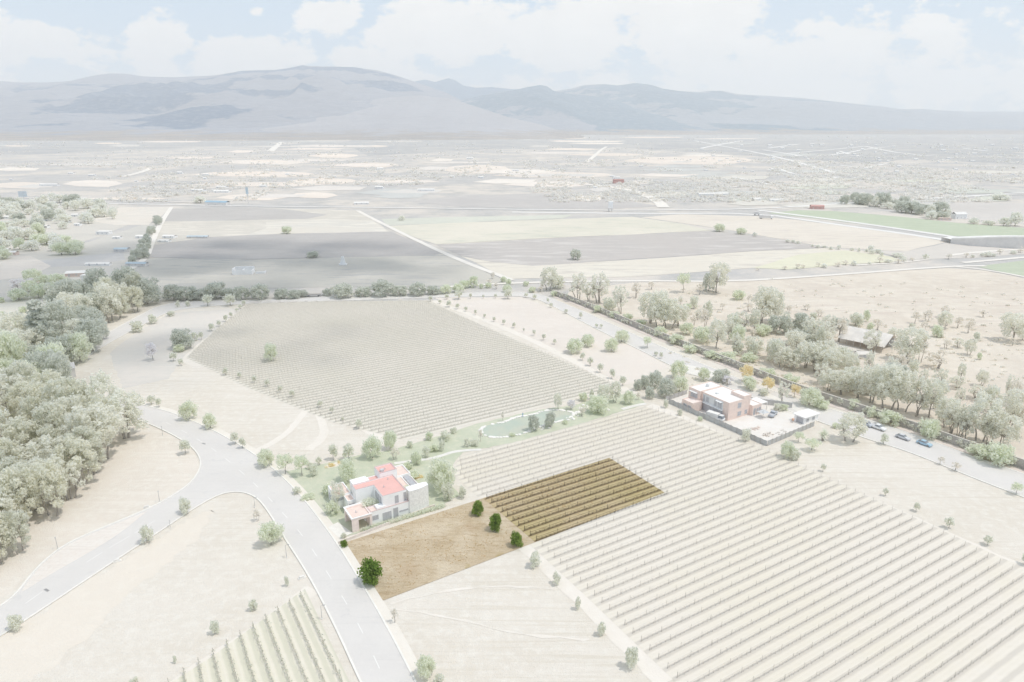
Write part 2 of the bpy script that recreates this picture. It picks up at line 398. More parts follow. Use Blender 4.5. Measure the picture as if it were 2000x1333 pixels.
sheet('vineyard_soil', [on(LA, LD, 80.5) + NV * -.02, on(LB, LC, 81.5), LC, LD], .12, M_lotv)

M_vinew = m_plain('vine_wood', (226, 221, 214), dist=0, scale=3)
M_vined = m_plain('vine_wood_dark', (40, 28, 24), scale=3, var=.2)
M_postw = m_plain('post_wood', (200, 195, 189), dist=0, scale=3)
M_postd = m_plain('post_wood_dark', (30, 22, 20), scale=3, var=.2)
M_vineg = m_leaf('vine_leaf', [(202, 206, 188), (208, 208, 194), (190, 194, 178)], .8)
M_vinem = m_leaf('vine_leaf_mid', [(196, 198, 184), (200, 200, 190), (190, 190, 180)], .8, 300)
def post_mesh(name, mat, r=.045, h=1.55):
    b = MB(); b.tube([(0, 0, -.1), (0, 0, h)], r, 5); return b.mesh(name, mat)
POST = post_mesh('post', M_postw, .033); POSTD = post_mesh('post_dark', M_postd, .042, 1.55)
ENDP = post_mesh('end_post', M_postw, .05, 1.6); ENDPD = post_mesh('end_post_dark', M_postd, .06, 1.6)
def vine_row(label, group, a, b, mats, posts=None, leafy=0, wire=True, gap=5.6, seed=0):
    """a row of trained vines from a to b: trunks and cordon, wire and drip hose, posts as parts"""
    rg = random.Random(seed); L_ = (b - a).length; ang = math.atan2((b - a).y, (b - a).x)
    t = thing('vine_row', label, 'vine row', a, ang, group); m = MB()
    x = .5
    while x < L_ - .3:                                          # trunk with two arms and short spurs
        h = rg.uniform(.55, .72); y = rg.uniform(-.07, .07)
        m.tube([(x, y, -.05), (x + rg.uniform(-.08, .08), y, h * .6), (x, 0, h)], [.05, .04, .04], 4, False)
        for s in (-1, 1): m.tube([(x, 0, h), (x + s * .35, rg.uniform(-.06, .06), h + .07), (x + s * rg.uniform(.55, .68), rg.uniform(-.05, .05), h + .03)], [.045, .04, .025], 4, False)
        for _ in range(3):
            sx = x + rg.uniform(-.55, .55); m.tube([(sx, 0, h), (sx + rg.uniform(-.1, .1), rg.uniform(-.16, .16), h + rg.uniform(.18, .42))], [.025, .015], 3, False)
        x += 1.3
    m.build('vines', mats[0], t)
    if leafy:
        lf = MB(); x = 0.0
        while x < L_:
            for _ in range(leafy):
                c = Vector((x + rg.uniform(-.3, .3), rg.gauss(0, .18), rg.uniform(.35, 1.25))); s = rg.uniform(.10, .22)
                u = Vector((rg.gauss(0, 1), rg.gauss(0, 1), rg.gauss(0, 1))).normalized(); w = u.orthogonal().normalized()
                lf.face([c + u * s, c + w * s, c - u * s, c - w * s])
            x += .55
        lf.build('leaves', mats[2], t)
    if wire:
        wr = 1.5 if 'dark' in label else 1.0
        w = MB(); w.tube([(0, 0, 1.15), (L_, 0, 1.15)], .02 * wr, 4); w.tube([(0, 0, .42), (L_, 0, .42)], .028 * wr, 4); w.build('wire', mats[1], t)
    if posts:
        n = max(1, int(L_ / gap)); j = rg.uniform(-.4, .4)
        for k in range(n + 1):
            xx = min(max(k * L_ / n + (j if 0 < k < n else 0), .05), L_ - .05)
            link('post', posts[1] if k == 0 else posts[0], t, (xx, 0, 0))
    return t
def clip(poly, n):   # d-interval of the site polygon at row coordinate n
    xs = []
    for i, (d0, n0) in enumerate(poly):
        d1, n1 = poly[(i + 1) % len(poly)]
        if (n0 - n) * (n1 - n) < 0: xs.append(d0 + (d1 - d0) * (n - n0) / (n1 - n0))
    return (min(xs), max(xs)) if len(xs) >= 2 else None
VR = [(81.0, 165), (81.2, 150), (82.0, 124), (81.6, 95), (80.5, 73), (79.5, 20), (171.5, 20), (171.9, 57), (173.0, 78), (172.8, 100), (173, 128), (170, 142), (164.5, 176), (86, 175.5), (83, 168)]
G_R = 'vine rows of the large right vineyard'
for k in range(-10, 38):
    n = OFF - SP * k; iv = clip(VR, n)
    if not iv: continue
    d0, d1 = iv
    inside = 124.6 < n < 149.6
    if inside:
        de = on(LA, LD, 126).dot(DV) if False else 126.3
        vine_row('dark brown leafless vine row with dark posts on the brown lot', 'dark vine rows inside the brown lot', S(d0, n), S(de - .1, n), (M_vined, M_postd), (POSTD, ENDPD), seed=k + 50)
        d0 = de + .15
    if d1 - d0 > 3:
        vine_row('pale leafless vine row on wire between posts in the large right vineyard', G_R, S(d0, n), S(d1, n), (M_vinew, M_postw), (POST, ENDP), seed=k + 200)
for k in range(0, 81):
    n = 198.0 + SP * k; iv = clip(MID, n)
    if not iv or iv[1] - iv[0] < 4: continue
    vine_row('thin grey green vine row in the middle vineyard behind the pond', 'vine rows of the middle vineyard', S(iv[0] + .8, n), S(iv[1] - .8, n), (M_vinew, M_postw, M_vinem), (POST, ENDP) if n < 262 else None, leafy=1, wire=True, gap=11, seed=k + 400)
for k in range(0, 14):
    d = 25.6 - 2.79 * k; n1 = 133.8 - .44 * (25.6 - d)
    if d < 0: n1 = min(n1, 122 + .3 * d)
    vine_row('green leafing vine row of the small vineyard left of the road', 'vine rows left of the main road', S(d, n1), S(d, 74), (M_vinew, M_postw, M_vineg), (POST, ENDP), leafy=7, seed=k + 700, gap=8)
# ------------------------------------------------------------------ roads
def m_road():
    t = NT('road_asphalt'); p = t.pos()
    c = t.mix(t.ramp(t.noise(p, .08, 5, .6), .35, .65), alb((233, 231, 230), 190), alb((229, 227, 226), 190))
    c = t.mix(t.math('MULTIPLY', t.ramp(t.noise(p, .9, 6, .7), .5, .75), .5), c, alb((240, 238, 237), 190))
    c = t.mix(t.math('MULTIPLY', t.ramp(t.noise(t.mapping(p, R(60), (.05, 1.2, 1)), 1, 4, .6), .55, .7), .35), c, alb((220, 218, 218), 190))
    c = t.mix(t.math('MULTIPLY', t.ramp(t.noise(p, .35, 3, .5), .64, .68), .35), c, alb((217, 216, 217), 190))
    c = t.mix(t.math('MULTIPLY', t.ramp(t.noise(p, 3.5, 4, .75), .52, .75), .35), c, alb((220, 219, 219), 190))
    return t.done(c, .9, .1)
M_road = m_road()
M_kerb = m_plain('kerb_concrete', (250, 249, 246), .9, .1, .03, .8, 190)
M_paint = m_plain('road_paint', (251, 251, 251), .8, .1, .02, .8, 190)
# left edge, right edge of the main road and of the branch that leaves it to the lower left
edge_right = [(848, 1400), (812, 1333), (757, 1226), (702, 1132), (652, 1052), (596, 978), (560, 940), (520, 904), (478, 876), (430, 848), (380, 824), (330, 805), (280, 792), (230, 780)]
edge_in = [(738, 1400), (704, 1333), (655, 1224), (603, 1124), (552, 1046), (528, 1006), (505, 975), (480, 963), (455, 961), (425, 968), (380, 993), (320, 1034), (240, 1086), (150, 1146), (60, 1206), (0, 1244), (-120, 1316)]
edge_left = [(-120, 1262), (-60, 1222), (0, 1186), (30, 1164), (70, 1112), (110, 1076), (150, 1053), (205, 1030), (288, 996), (340, 968), (378, 940), (394, 910), (388, 888), (368, 868), (330, 846), (285, 826), (230, 806)]
eR, eI, eL = pxline(edge_right), pxline(edge_in), pxline(edge_left)
sheet('road', eR + list(reversed(eL)) + list(reversed(eI)) if False else eR + list(reversed(eL)) + list(reversed(eI)), .14, M_road)
for e in (eR, eI, eL): ribbon('kerb', e, .42, .08, M_kerb, .27)
# verge walk between the road and the lot / house
M_walk = m_ground('verge_gravel', [(246, 242, 236), (242, 237, 229), (249, 246, 241), (236, 230, 221)], .08, .7, None, .2, 180)
sheet('verge', [eR[0]] + eR[1:] + list(reversed(offset(eR, -2.2))), .09, M_walk)
# cobbled lay-by in the branch
M_cob = m_ground('cobbles', [(247, 241, 236), (250, 246, 242), (240, 232, 226), (253, 250, 247)], .12, 1.4, (R(110), (228, 220, 214), .8, .8), .5, 170, fine=.8)
bay = [(288, 999), (205, 1033), (150, 1056), (110, 1079), (72, 1114), (40, 1158), (52, 1153), (100, 1122), (165, 1086), (235, 1043)]
sheet('cobbled_bay', pxline(bay + [bay[0]], 1), .148, M_cob)
def dash(name, px0, px1, w=.16, z=.146):
    ribbon(name, [G(*px0), G(*px1)], w, z, M_paint)
cl = resample(pxline([(324, 826), (368, 848), (420, 880), (470, 921), (510, 958), (547, 997), (590, 1045), (622, 1092), (656, 1146), (700, 1218), (752, 1330)], 2), .5)
acc_ = 0.0; seg = []
for a, b in zip(cl, cl[1:]):
    ph = acc_ % 10.5; acc_ += (b - a).length
    if ph < 4.2: seg.append(a)
    elif seg:
        if len(seg) > 1: ribbon('lane_marking', seg, .17, .146, M_paint)
        seg = []
for q in (((303, 1018), (262, 1043)), ((254, 1048), (214, 1071)), ((200, 1080), (170, 1099)), ((84, 1156), (50, 1180))): dash('lane_marking', *q)
# small drain grates in the carriageway
M_iron = m_plain('drain_iron', (196, 196, 197), .7, .3)
for (u, v), lb in (((398, 867), 'dark drain grate in the road at the curve under the left field'), ((91, 1153), 'dark drain grate in the branch road beside the cobbled bay')):
    t = thing('drain_grate', lb, 'drain', G(u, v, .146), R(-30)); b = MB(); b.box(-.75, -.3, 0, .75, .3, .02); b.build('grate_frame', M_iron, t)
    b = MB()
    for i in range(6): b.box(-.65 + i * .24, -.24, .022, -.55 + i * .24, .24, .04)
    b.build('grate_bars', m_plain('drain_slot', (150, 150, 152)), t)
# upper road behind the vineyard, running down to the right
top_e = [(120, 700), (195, 660), (262, 622), (320, 593), (400, 589), (500, 587), (610, 584), (638, 578), (740, 576), (840, 576), (960, 571), (1035, 571), (1080, 584), (1180, 627), (1290, 678), (1400, 724), (1500, 762), (1600, 794), (1700, 822), (1800, 855), (1900, 893), (2010, 930), (2200, 1000)]
bot_e = [(150, 712), (205, 674), (285, 632), (330, 608), (400, 599), (480, 594), (600, 590), (700, 587), (840, 582), (960, 579), (1032, 579), (1072, 594), (1160, 641), (1262, 690), (1312, 716), (1400, 750), (1520, 796), (1600, 824), (1692, 858), (1760, 878), (1830, 905), (1910, 938), (2010, 976), (2200, 1055)]
tE, bE = pxline(top_e), pxline(bot_e)
sheet('road', tE + list(reversed(bE)), .11, m_plain('road_upper', (232, 230, 229), .95, .05, .02, .1, 330))
ribbon('kerb', tE, .5, .08, M_kerb, .22); ribbon('kerb', bE, .5, .08, M_kerb, .22)
sheet('driveway', pxline([(1312, 716), (1350, 735), (1400, 738), (1480, 768), (1560, 806), (1600, 824), (1590, 812), (1500, 768), (1400, 726), (1340, 712), (1312, 716)], 1), .125, m_plain('drive_gravel', (244, 242, 238), .95, .05, .03, .3, 280))
# ------------------------------------------------------------------ fields of the plain
def field(name, px, z, c, dist, c2=None, streak=None, step=25, jit=1.5, s1=.012, fine=.5):
    if streak is None: streak = (R(2.5), tuple(min(250, x + 11) for x in c), .75, max(2.0, dist / 130.0))
    else: streak = (streak[0], tuple(max(0, min(252, y + (9 if y > x else -9))) for x, y in zip(c, streak[1])), .9, streak[3])
    c2 = c2 or tuple(x + 6 for x in c); c3 = tuple(max(0, x - 7) for x in c)
    return gsheet(name, px, z, [c, c2, c3, tuple(min(255, x + 8) for x in c)], dist, s1, .12, streak, step, jit, fine)
H_ = R(3)
field('farm_ground', [(-60, 600), (-60, 520), (120, 490), (240, 452), (310, 430), (290, 505), (265, 560), (200, 600)], .05, (219, 217, 213), 480, (211, 210, 207))
field('farm_ground', [(-60, 470), (-60, 400), (230, 398), (250, 440), (120, 490), (-40, 525)], .06, (224, 221, 216), 650, (215, 213, 209))
field('village_field', [(35, 515), (240, 492), (245, 508), (170, 520), (80, 522)], .07, (205, 205, 206), 520)
field('village_field', [(-40, 505), (60, 500), (100, 520), (60, 540), (-40, 552)], .08, (229, 224, 219), 520)
field('pale_field', [(180, 432), (235, 405), (335, 405), (318, 420), (290, 440), (225, 440)], .07, (236, 230, 223), 700, (230, 227, 222))
field('ploughed_field', [(330, 407), (500, 406), (705, 412), (745, 440), (765, 455), (560, 458), (400, 466), (300, 478), (312, 440)], .08, (220, 217, 211), 640, (228, 224, 217), (R(2), (233, 229, 222), .8, 8))
field('ploughed_field', [(335, 408), (480, 405), (560, 410), (640, 420), (600, 428), (460, 431), (322, 433), (320, 418)], .1, (204, 202, 201), 680)
field('tan_field', [(520, 434), (640, 428), (728, 432), (752, 448), (756, 455), (600, 458), (480, 460), (520, 446)], .1, (232, 228, 221), 620, (225, 223, 218), (R(2), (240, 236, 228), .8, 6))
field('ploughed_field', [(287, 482), (400, 464), (560, 457), (765, 453), (862, 493), (846, 499), (600, 505), (470, 508), (276, 503)], .12, (199, 197, 197), 540, (203, 201, 200))
field('fallow_field', [(276, 504), (470, 508), (600, 505), (846, 499), (868, 496), (992, 550), (900, 560), (600, 562), (260, 570)], .1, (215, 213, 207), 470, (222, 219, 213), (R(1), (205, 206, 206), .8, 5))
field('green_field', [(745, 428), (900, 424), (1120, 420), (1100, 427), (860, 437), (752, 441)], .1, (219, 221, 213), 650)
field('tan_field', [(752, 442), (860, 437), (1100, 428), (1235, 424), (1330, 437), (1390, 451), (1250, 458), (1100, 464), (852, 478), (790, 456)], .12, (236, 232, 222), 610, (229, 227, 216), (R(3), (224, 226, 216), .8, 7))
field('ploughed_field', [(852, 479), (1100, 465), (1250, 458), (1398, 452), (1480, 462), (1610, 484), (1480, 490), (1300, 503), (1160, 512), (1040, 520), (960, 512), (900, 500)], .12, (210, 206, 204), 530, (204, 201, 200), (R(3), (218, 215, 213), .8, 7))
field('stubble_field', [(900, 501), (960, 512), (1040, 520), (1160, 512), (1300, 504), (1480, 491), (1612, 485), (1700, 492), (1740, 502), (1600, 516), (1420, 528), (1240, 541), (1000, 545), (960, 530)], .1, (235, 230, 221), 470, (240, 236, 227), (R(3), (224, 219, 214), .7, 6))
field('yellow_green_field', [(1560, 498), (1650, 490), (1740, 502), (1765, 510), (1650, 517), (1540, 527), (1470, 524)], .12, (229, 228, 210), 480)
field('furrowed_field', [(1250, 425), (1330, 419), (1480, 423), (1620, 438), (1760, 456), (1850, 473), (1770, 492), (1610, 483), (1480, 460), (1400, 446), (1330, 436)], .11, (238, 232, 224), 560, (235, 229, 220), (R(-8), (229, 222, 217), .9, 6))
field('brush_field', [(1700, 490), (1770, 492), (1850, 474), (1990, 486), (2060, 492), (1900, 505), (1780, 508)], .11, (224, 220, 216), 480)
field('green_crop', [(1500, 417), (1560, 411), (1630, 413), (1760, 424), (1870, 436), (2030, 448), (2030, 464), (1870, 462), (1740, 446), (1600, 428)], .13, (203, 212, 194), 620, (200, 210, 191), (R(-10), (207, 214, 198), .6, 4), jit=.5)
field('green_crop', [(1908, 521), (2030, 505), (2060, 530), (2040, 548), (1960, 533)], .13, (204, 212, 195), 420, (201, 210, 192), jit=.5)
field('cream_field', [(-60, 592), (100, 588), (235, 587), (222, 604), (150, 640), (60, 664), (-60, 668)], .07, (244, 240, 230), 380, (239, 235, 225))
field('dark_field', [(1620, 385), (1800, 394), (2040, 398), (2040, 440), (1880, 428), (1800, 415), (1700, 405)], .09, (217, 214, 212), 760)
field('dark_field', [(800, 395), (880, 384), (1050, 378), (1180, 385), (1290, 403), (1180, 409), (900, 404)], .09, (207, 205, 205), 880, (213, 211, 210))
# darker thorn scrubland below the mountains
fr = [(-7000 + 250 * i, 2700 + 900 * nz0) for i, nz0 in zip(range(57), [math.sin(i * .9) * .5 + math.sin(i * 2.3 + 1) * .4 + math.sin(i * .31) * .6 for i in range(57)])]
sheet('scrub_land', fr + [(9000, 13000), (-9000, 13000)], .06, m_ground('scrub_land', [(205, 207, 210), (216, 216, 216), (198, 201, 205), (232, 227, 222)], .004, .02, None, 0, 4600, (.4, .62), .7))
# far strips: pale fallow plots between thorn hedges
rs = random.Random(21); nstrip = 0
manual = [(-20, 356, 100, 369), (120, 352, 240, 366), (370, 335, 620, 346), (420, 312, 610, 322), (660, 318, 780, 328), (860, 322, 1000, 340), (600, 300, 700, 309), (370, 356, 640, 365), (560, 348, 700, 360),
          (140, 386, 330, 391), (960, 336, 1200, 348), (1210, 305, 1480, 322), (1240, 338, 1400, 346), (1060, 290, 1170, 294), (1100, 300, 1260, 305), (1020, 268, 1150, 272), (150, 264, 230, 268), (0, 284, 60, 287), (180, 279, 240, 282), (480, 312, 560, 318), (700, 284, 760, 288),
          (980, 355, 1160, 366), (560, 376, 660, 388), (690, 352, 860, 358), (420, 380, 560, 392)]
for (u0, v0, u1, v1) in manual:
    u1 += 0; d = G((u0 + u1) / 2, (v0 + v1) / 2).y; sl_ = rs.uniform(-.01, .03) * (u1 - u0)
    a = (u1 - u0); P = [(u0, v0 + (v1 - v0) * .6), (u0 + a * .2, v0 + (v1 - v0) * .15), (u0 + a * .55, v0), (u1 - a * .1, v0 + (v1 - v0) * .2), (u1, v0 + (v1 - v0) * .55), (u0 + a * .75, v1), (u0 + a * .3, v1 - (v1 - v0) * .1)]
    nstrip += 1; field('fallow_plot', P, .15 + .001 * nstrip, rs.choice([(241, 233, 226), (239, 233, 228), (236, 229, 223)]), d, None, None, 60, 6, .006)
for _ in range(60):
    v = 268 + 125 * rs.random() ** 1.4; u = rs.uniform(-50, 1500); h = (v - 245) * rs.uniform(.03, .07); w = rs.uniform(40, 170)
    if u > 1300 and v > 330: continue
    d = G(u, v).y; P = [(u, v), (u + w * .4, v - h), (u + w, v - h * .7), (u + w * .9, v + h * .3), (u + w * .35, v + h * .5)]
    field('fallow_plot', P, .20 + .0015 * _, rs.choice([(239, 232, 227), (233, 229, 226), (214, 216, 216), (226, 224, 222), (240, 235, 230)]), d, None, None, 60, 5, .006)
for _ in range(26):
    v = 335 + 70 * rs.random(); u = rs.uniform(1250, 1950); h = (v - 245) * rs.uniform(.03, .06); w = rs.uniform(60, 200)
    d = G(u, v).y; P = [(u, v), (u + w * .4, v - h), (u + w, v - h * .7), (u + w * .9, v + h * .3), (u + w * .35, v + h * .5)]
    field('scrub_plot', P, .30 + .0015 * _, rs.choice([(220, 222, 214), (214, 217, 212), (226, 224, 219), (213, 214, 213)]), d, None, None, 60, 5, .006)
# ------------------------------------------------------------------ far roads and tracks
M_fr = m_plain('far_road', (246, 246, 246), .95, 0, .02, .05, 900); M_fd = m_plain('far_dirt_road', (246, 243, 239), .95, 0, .02, .05, 700)
nroad = 0
def froad(px, w, z=.37, m=None, name='far_road', it=1):
    global nroad; nroad += 1; z += .0017 * nroad
    if max(p[1] for p in px) > 415 and z > .3: z = z - .18
    return ribbon(name, pxline(px, it), w, z, m or M_fr)
froad([(-200, 388), (0, 393), (200, 398), (500, 404), (800, 407), (1080, 411), (1260, 412), (1480, 409), (1600, 401), (1800, 389), (2050, 374)], 7, .36, name='highway')
froad([(-200, 380), (0, 386), (240, 391), (420, 398)], 6, .40, M_fd)
froad([(1000, 415), (1260, 418), (1480, 417), (1640, 440), (1760, 456), (1862, 472)], 9, .2, name='highway')
froad([(1480, 411), (1640, 431), (1760, 448), (1868, 464)], 9, .22, name='highway')
froad([(1490, 411), (1560, 407), (1610, 402), (1790, 412), (2030, 447)], 4, .40, M_fd)
froad([(1110, 358), (1180, 364), (1232, 372), (1268, 384), (1288, 396), (1296, 406)], 16, .40, M_fd, 'dirt_road')
froad([(1180, 372), (1232, 373), (1262, 384)], 10, .40, M_fd, 'dirt_road')
froad([(698, 412), (752, 440), (830, 478), (905, 512), (1000, 548)], 5, .40, M_fd, 'dirt_road')
froad([(335, 405), (318, 430), (298, 470), (286, 505), (250, 530)], 5, .40, M_fd, 'dirt_road')
froad([(860, 562), (1000, 553), (1240, 549), (1420, 551), (1600, 540), (1850, 521), (1925, 520)], 4.5, .40, M_fd, 'dirt_road')
froad([(1860, 521), (1930, 528), (2040, 549)], 4, .40, M_fd, 'dirt_road')
froad([(1670, 519), (1760, 514), (1815, 507)], 3, .40, M_fd, 'dirt_road')
froad([(1880, 514), (2040, 500)], 5, .40, M_fd, 'dirt_road')
froad([(1850, 500), (1900, 494), (2030, 485)], 5, .40, M_fd, 'dirt_road')
froad([(240, 346), (280, 336), (300, 327)], 14, .40, M_fd, 'dirt_road'); froad([(528, 296), (540, 286), (550, 278)], 30, .40, M_fd, 'dirt_road')
froad([(1145, 318), (1160, 306), (1175, 292), (1185, 287)], 14, .40, M_fd, 'dirt_road')
for P in ([(1355, 275), (1400, 284), (1445, 292), (1500, 303), (1560, 318), (1630, 338)], [(1370, 290), (1400, 284), (1450, 275)], [(1490, 293), (1540, 301), (1575, 307), (1640, 302), (1700, 290), (1740, 287)],
          [(1540, 300), (1620, 293), (1690, 286)], [(1500, 290), (1560, 282)], [(1690, 286), (1740, 297), (1800, 304)], [(1640, 306), (1700, 303), (1800, 305), (1830, 303)], [(1638, 323), (1690, 330), (1720, 322), (1750, 318)],
          [(1640, 296), (1660, 302)], [(1430, 346), (1480, 356), (1500, 360)], [(1360, 357), (1400, 363), (1450, 367)], [(1540, 350), (1570, 353)], [(1610, 351), (1650, 345), (1700, 352)], [(1720, 354), (1760, 358), (1815, 369)], [(1800, 390), (1900, 384), (2030, 379)],
          [(1500, 333), (1520, 329), (1548, 340)], [(1720, 340), (1790, 342)], [(1880, 290), (1930, 296)], [(1830, 348), (1900, 352)], [(1020, 274), (1060, 271), (1160, 268)]):
    d = G(*P[len(P) // 2]).y; froad(P, d * .0058, .42, M_fr, 'settlement_road')
# ------------------------------------------------------------------ mountains
def fbm_setup(seed):
    r = np.random.RandomState(seed); tabs = r.rand(8, 256, 256)
    def nz(x, y, o):
        t = tabs[o % 8]; xi = np.floor(x).astype(int); yi = np.floor(y).astype(int); fx = x - xi; fy = y - yi
        fx = fx * fx * (3 - 2 * fx); fy = fy * fy * (3 - 2 * fy); g_ = lambda i, j: t[(xi + i) % 256, (yi + j) % 256]
        return (g_(0, 0) * (1 - fx) + g_(1, 0) * fx) * (1 - fy) + (g_(0, 1) * (1 - fx) + g_(1, 1) * fx) * fy
    return nz
nz = fbm_setup(3)
def m_mount(name, c_scrub, c_shade, dist, patches, cover=.5):
    """scrub slope with cloud shade painted into its colour (it covers the patches given as ellipsoids in world x,y and wherever the noise is high)"""
    t = NT(name); p = t.pos(); sep = t.N.new('ShaderNodeSeparateXYZ'); t.L.new(p, sep.inputs[0])
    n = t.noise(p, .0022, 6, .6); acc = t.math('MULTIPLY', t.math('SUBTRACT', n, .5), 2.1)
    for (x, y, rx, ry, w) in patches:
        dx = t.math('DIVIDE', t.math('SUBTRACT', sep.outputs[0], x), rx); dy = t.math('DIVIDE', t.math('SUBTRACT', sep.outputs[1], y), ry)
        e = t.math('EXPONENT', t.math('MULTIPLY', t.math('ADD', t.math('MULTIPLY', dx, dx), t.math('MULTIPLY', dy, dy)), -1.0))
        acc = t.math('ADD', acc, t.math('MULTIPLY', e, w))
    c = t.mix(t.ramp(acc, cover - .13, cover + .13), alb(c_scrub, dist, .69), alb(c_shade, dist, .69))  # darker tone stands for cloud shade, painted into the slope colour
    c = t.mix(t.math('MULTIPLY', t.ramp(t.noise(p, .012, 6, .7), .45, .7), .4), c, alb(tuple(x + 6 for x in c_scrub), dist, .69))
    gul = t.ramp(t.noise(t.mapping(p, 0, (.0045, .0011, 1)), 1.0, 8, .68, .9), .44, .62)
    c = t.mix(t.math('MULTIPLY', gul, .42), c, alb(tuple(x - 4 for x in c_shade), dist, .69))
    # dry farmland climbs the lowest apron of the slope in ragged plots
    low = t.math('ADD', sep.outputs[2], t.math('MULTIPLY', t.math('SUBTRACT', t.noise(p, .0035, 6, .65), .5), 170.0))
    pl = t.mix(t.ramp(t.noise(t.mapping(p, 0, (.0022, .006, 1)), 1.0, 5, .6), .46, .62), alb((214, 214, 216), dist * .7), alb((234, 229, 225), dist * .7))
    c = t.mix(t.ramp(low, 18.0, 75.0), pl, c)
    r1 = t.noise(t.mapping(p, 0, (.0016, .0007, 1)), 1.0, 7, .62, .6)
    return t.done(c, 1.0, 0.0, t.bump(t.math('ADD', r1, t.math('MULTIPLY', t.noise(p, .02, 6, .7), .12)), .7, 130.0))
def mountain(name, label, prof, D, dep, mat, seed, rough=.22, foot=1.6, nx=220, ny=60):
    """a range whose skyline at distance D follows prof (list of pixel u, v); dep = depth of the near slope"""
    us = np.array([p[0] for p in prof], float); vs = np.array([p[1] for p in prof], float)
    uu = np.linspace(us[0], us[-1], nx); vv = np.interp(uu, us, vs)
    b = MB(); X = np.zeros((ny, nx)); Y = np.zeros((ny, nx)); Z = np.zeros((ny, nx))
    for j in range(ny):
        s = j / (ny - 1)                      # 0 at the foot, .8 the crest, 1 behind
        y = D - dep * (1 - s / .8) if s <= .8 else D + dep * .5 * (s - .8) / .2
        x = (uu - 1000) / FPX * D * 1.0
        top = CAM_H + (proj_v(0, D, CAM_H) - vv) / FPX * D * (1 / cp) * 1.0
        # exact height for pixel row vv at y = D
        bb = (666.5 - vv) / FPX; top = CAM_H + D * (-sp + bb * cp) / (cp + bb * sp)
        x = (uu - 1000) / FPX * (D * cp - (top - CAM_H) * sp)
        r = min(s / .8, 1.0); shape = r ** foot if s <= .8 else 1 - .75 * ((s - .8) / .2) ** 1.2
        k = 1 / 900.0; rid = np.zeros(nx); amp = 1.0
        for o in range(5):
            nn = nz(x * k * 2 ** o + seed * 13.7, np.full(nx, y * k * .55 * 2 ** o) + seed * 7.1, o); rid += amp * (1 - np.abs(2 * nn - 1)); amp *= .5
        rid = rid / 1.9 - .55
        w = math.sin(min(r, 1) * math.pi) if s <= .8 else 0
        edge = np.clip(np.minimum((uu - us[0]), (us[-1] - uu)) / 60.0, 0, 1)
        Z[j] = np.maximum(top, 0) * shape * (1 + rough * 2.2 * rid * w) - 12 * (1 - r) - 2; X[j] = x; Y[j] = y
    b.v = [(float(X[j, i]), float(Y[j, i]), float(Z[j, i])) for j in range(ny) for i in range(nx)]
    b.f = [(j * nx + i, j * nx + i + 1, (j + 1) * nx + i + 1, (j + 1) * nx + i) for j in range(ny - 1) for i in range(nx - 1)]; b.mi = [0] * len(b.f)
    o = b.build(name, mat); o.data.polygons.foreach_set('use_smooth', [True] * len(o.data.polygons)); return struct(o)
def W(u, D): return (u - 1000) / FPX * D * cp
sil_A = [(-500, 190), (-300, 175), (-120, 160), (0, 158), (40, 161), (90, 161), (140, 158), (180, 148), (215, 143), (250, 144), (280, 149), (340, 151), (420, 147), (450, 142), (480, 138), (540, 136), (575, 131), (590, 127), (605, 129), (690, 131), (740, 138), (770, 146), (800, 156), (835, 168), (870, 180), (905, 198), (950, 222), (1000, 242), (1060, 258)]
sil_A2 = [(520, 268), (560, 240), (600, 224), (680, 200), (760, 190), (820, 186), (880, 192), (930, 208), (990, 228), (1060, 244), (1120, 262)]
sil_B = [(820, 262), (860, 215), (900, 196), (940, 186), (1000, 177), (1030, 170), (1055, 166), (1068, 168), (1082, 178), (1110, 183), (1160, 188), (1200, 196), (1260, 214), (1330, 234), (1400, 248), (1460, 262)]
sil_C = [(1000, 190), (1085, 178), (1120, 172), (1140, 166), (1180, 164), (1205, 167), (1225, 164), (1240, 162), (1270, 165), (1295, 173), (1330, 178), (1365, 180), (1385, 177), (1410, 177), (1440, 184), (1500, 187), (1560, 191), (1600, 195), (1690, 205), (1725, 208), (1740, 214), (1800, 213), (1860, 217), (1900, 218), (2000, 218), (2200, 221), (2500, 228)]
sil_D = [(700, 190), (800, 161), (830, 155), (850, 160), (876, 152), (890, 157), (905, 167), (930, 171), (960, 170), (1000, 174), (1060, 174), (1120, 182), (1200, 200)]
mountain('mountain', '', sil_D, 17000, 3000, m_mount('mount_back', (209, 216, 224), (206, 214, 223), 16500, []), 11, .1)
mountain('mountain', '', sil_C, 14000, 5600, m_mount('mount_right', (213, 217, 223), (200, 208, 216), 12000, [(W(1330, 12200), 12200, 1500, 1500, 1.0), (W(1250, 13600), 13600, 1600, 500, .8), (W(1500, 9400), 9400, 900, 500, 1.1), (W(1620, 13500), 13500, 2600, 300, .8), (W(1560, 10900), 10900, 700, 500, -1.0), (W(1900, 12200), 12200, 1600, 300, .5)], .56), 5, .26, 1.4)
mountain('mountain', '', sil_B, 11500, 3400, m_mount('mount_middle', (211, 215, 222), (196, 205, 214), 9800, [(W(1040, 11000), 11000, 1100, 1100, 1.0), (W(1220, 9800), 9800, 1100, 1500, 1.0), (W(1095, 9000), 9000, 330, 520, -1.6)], .36), 8, .3, 1.3)
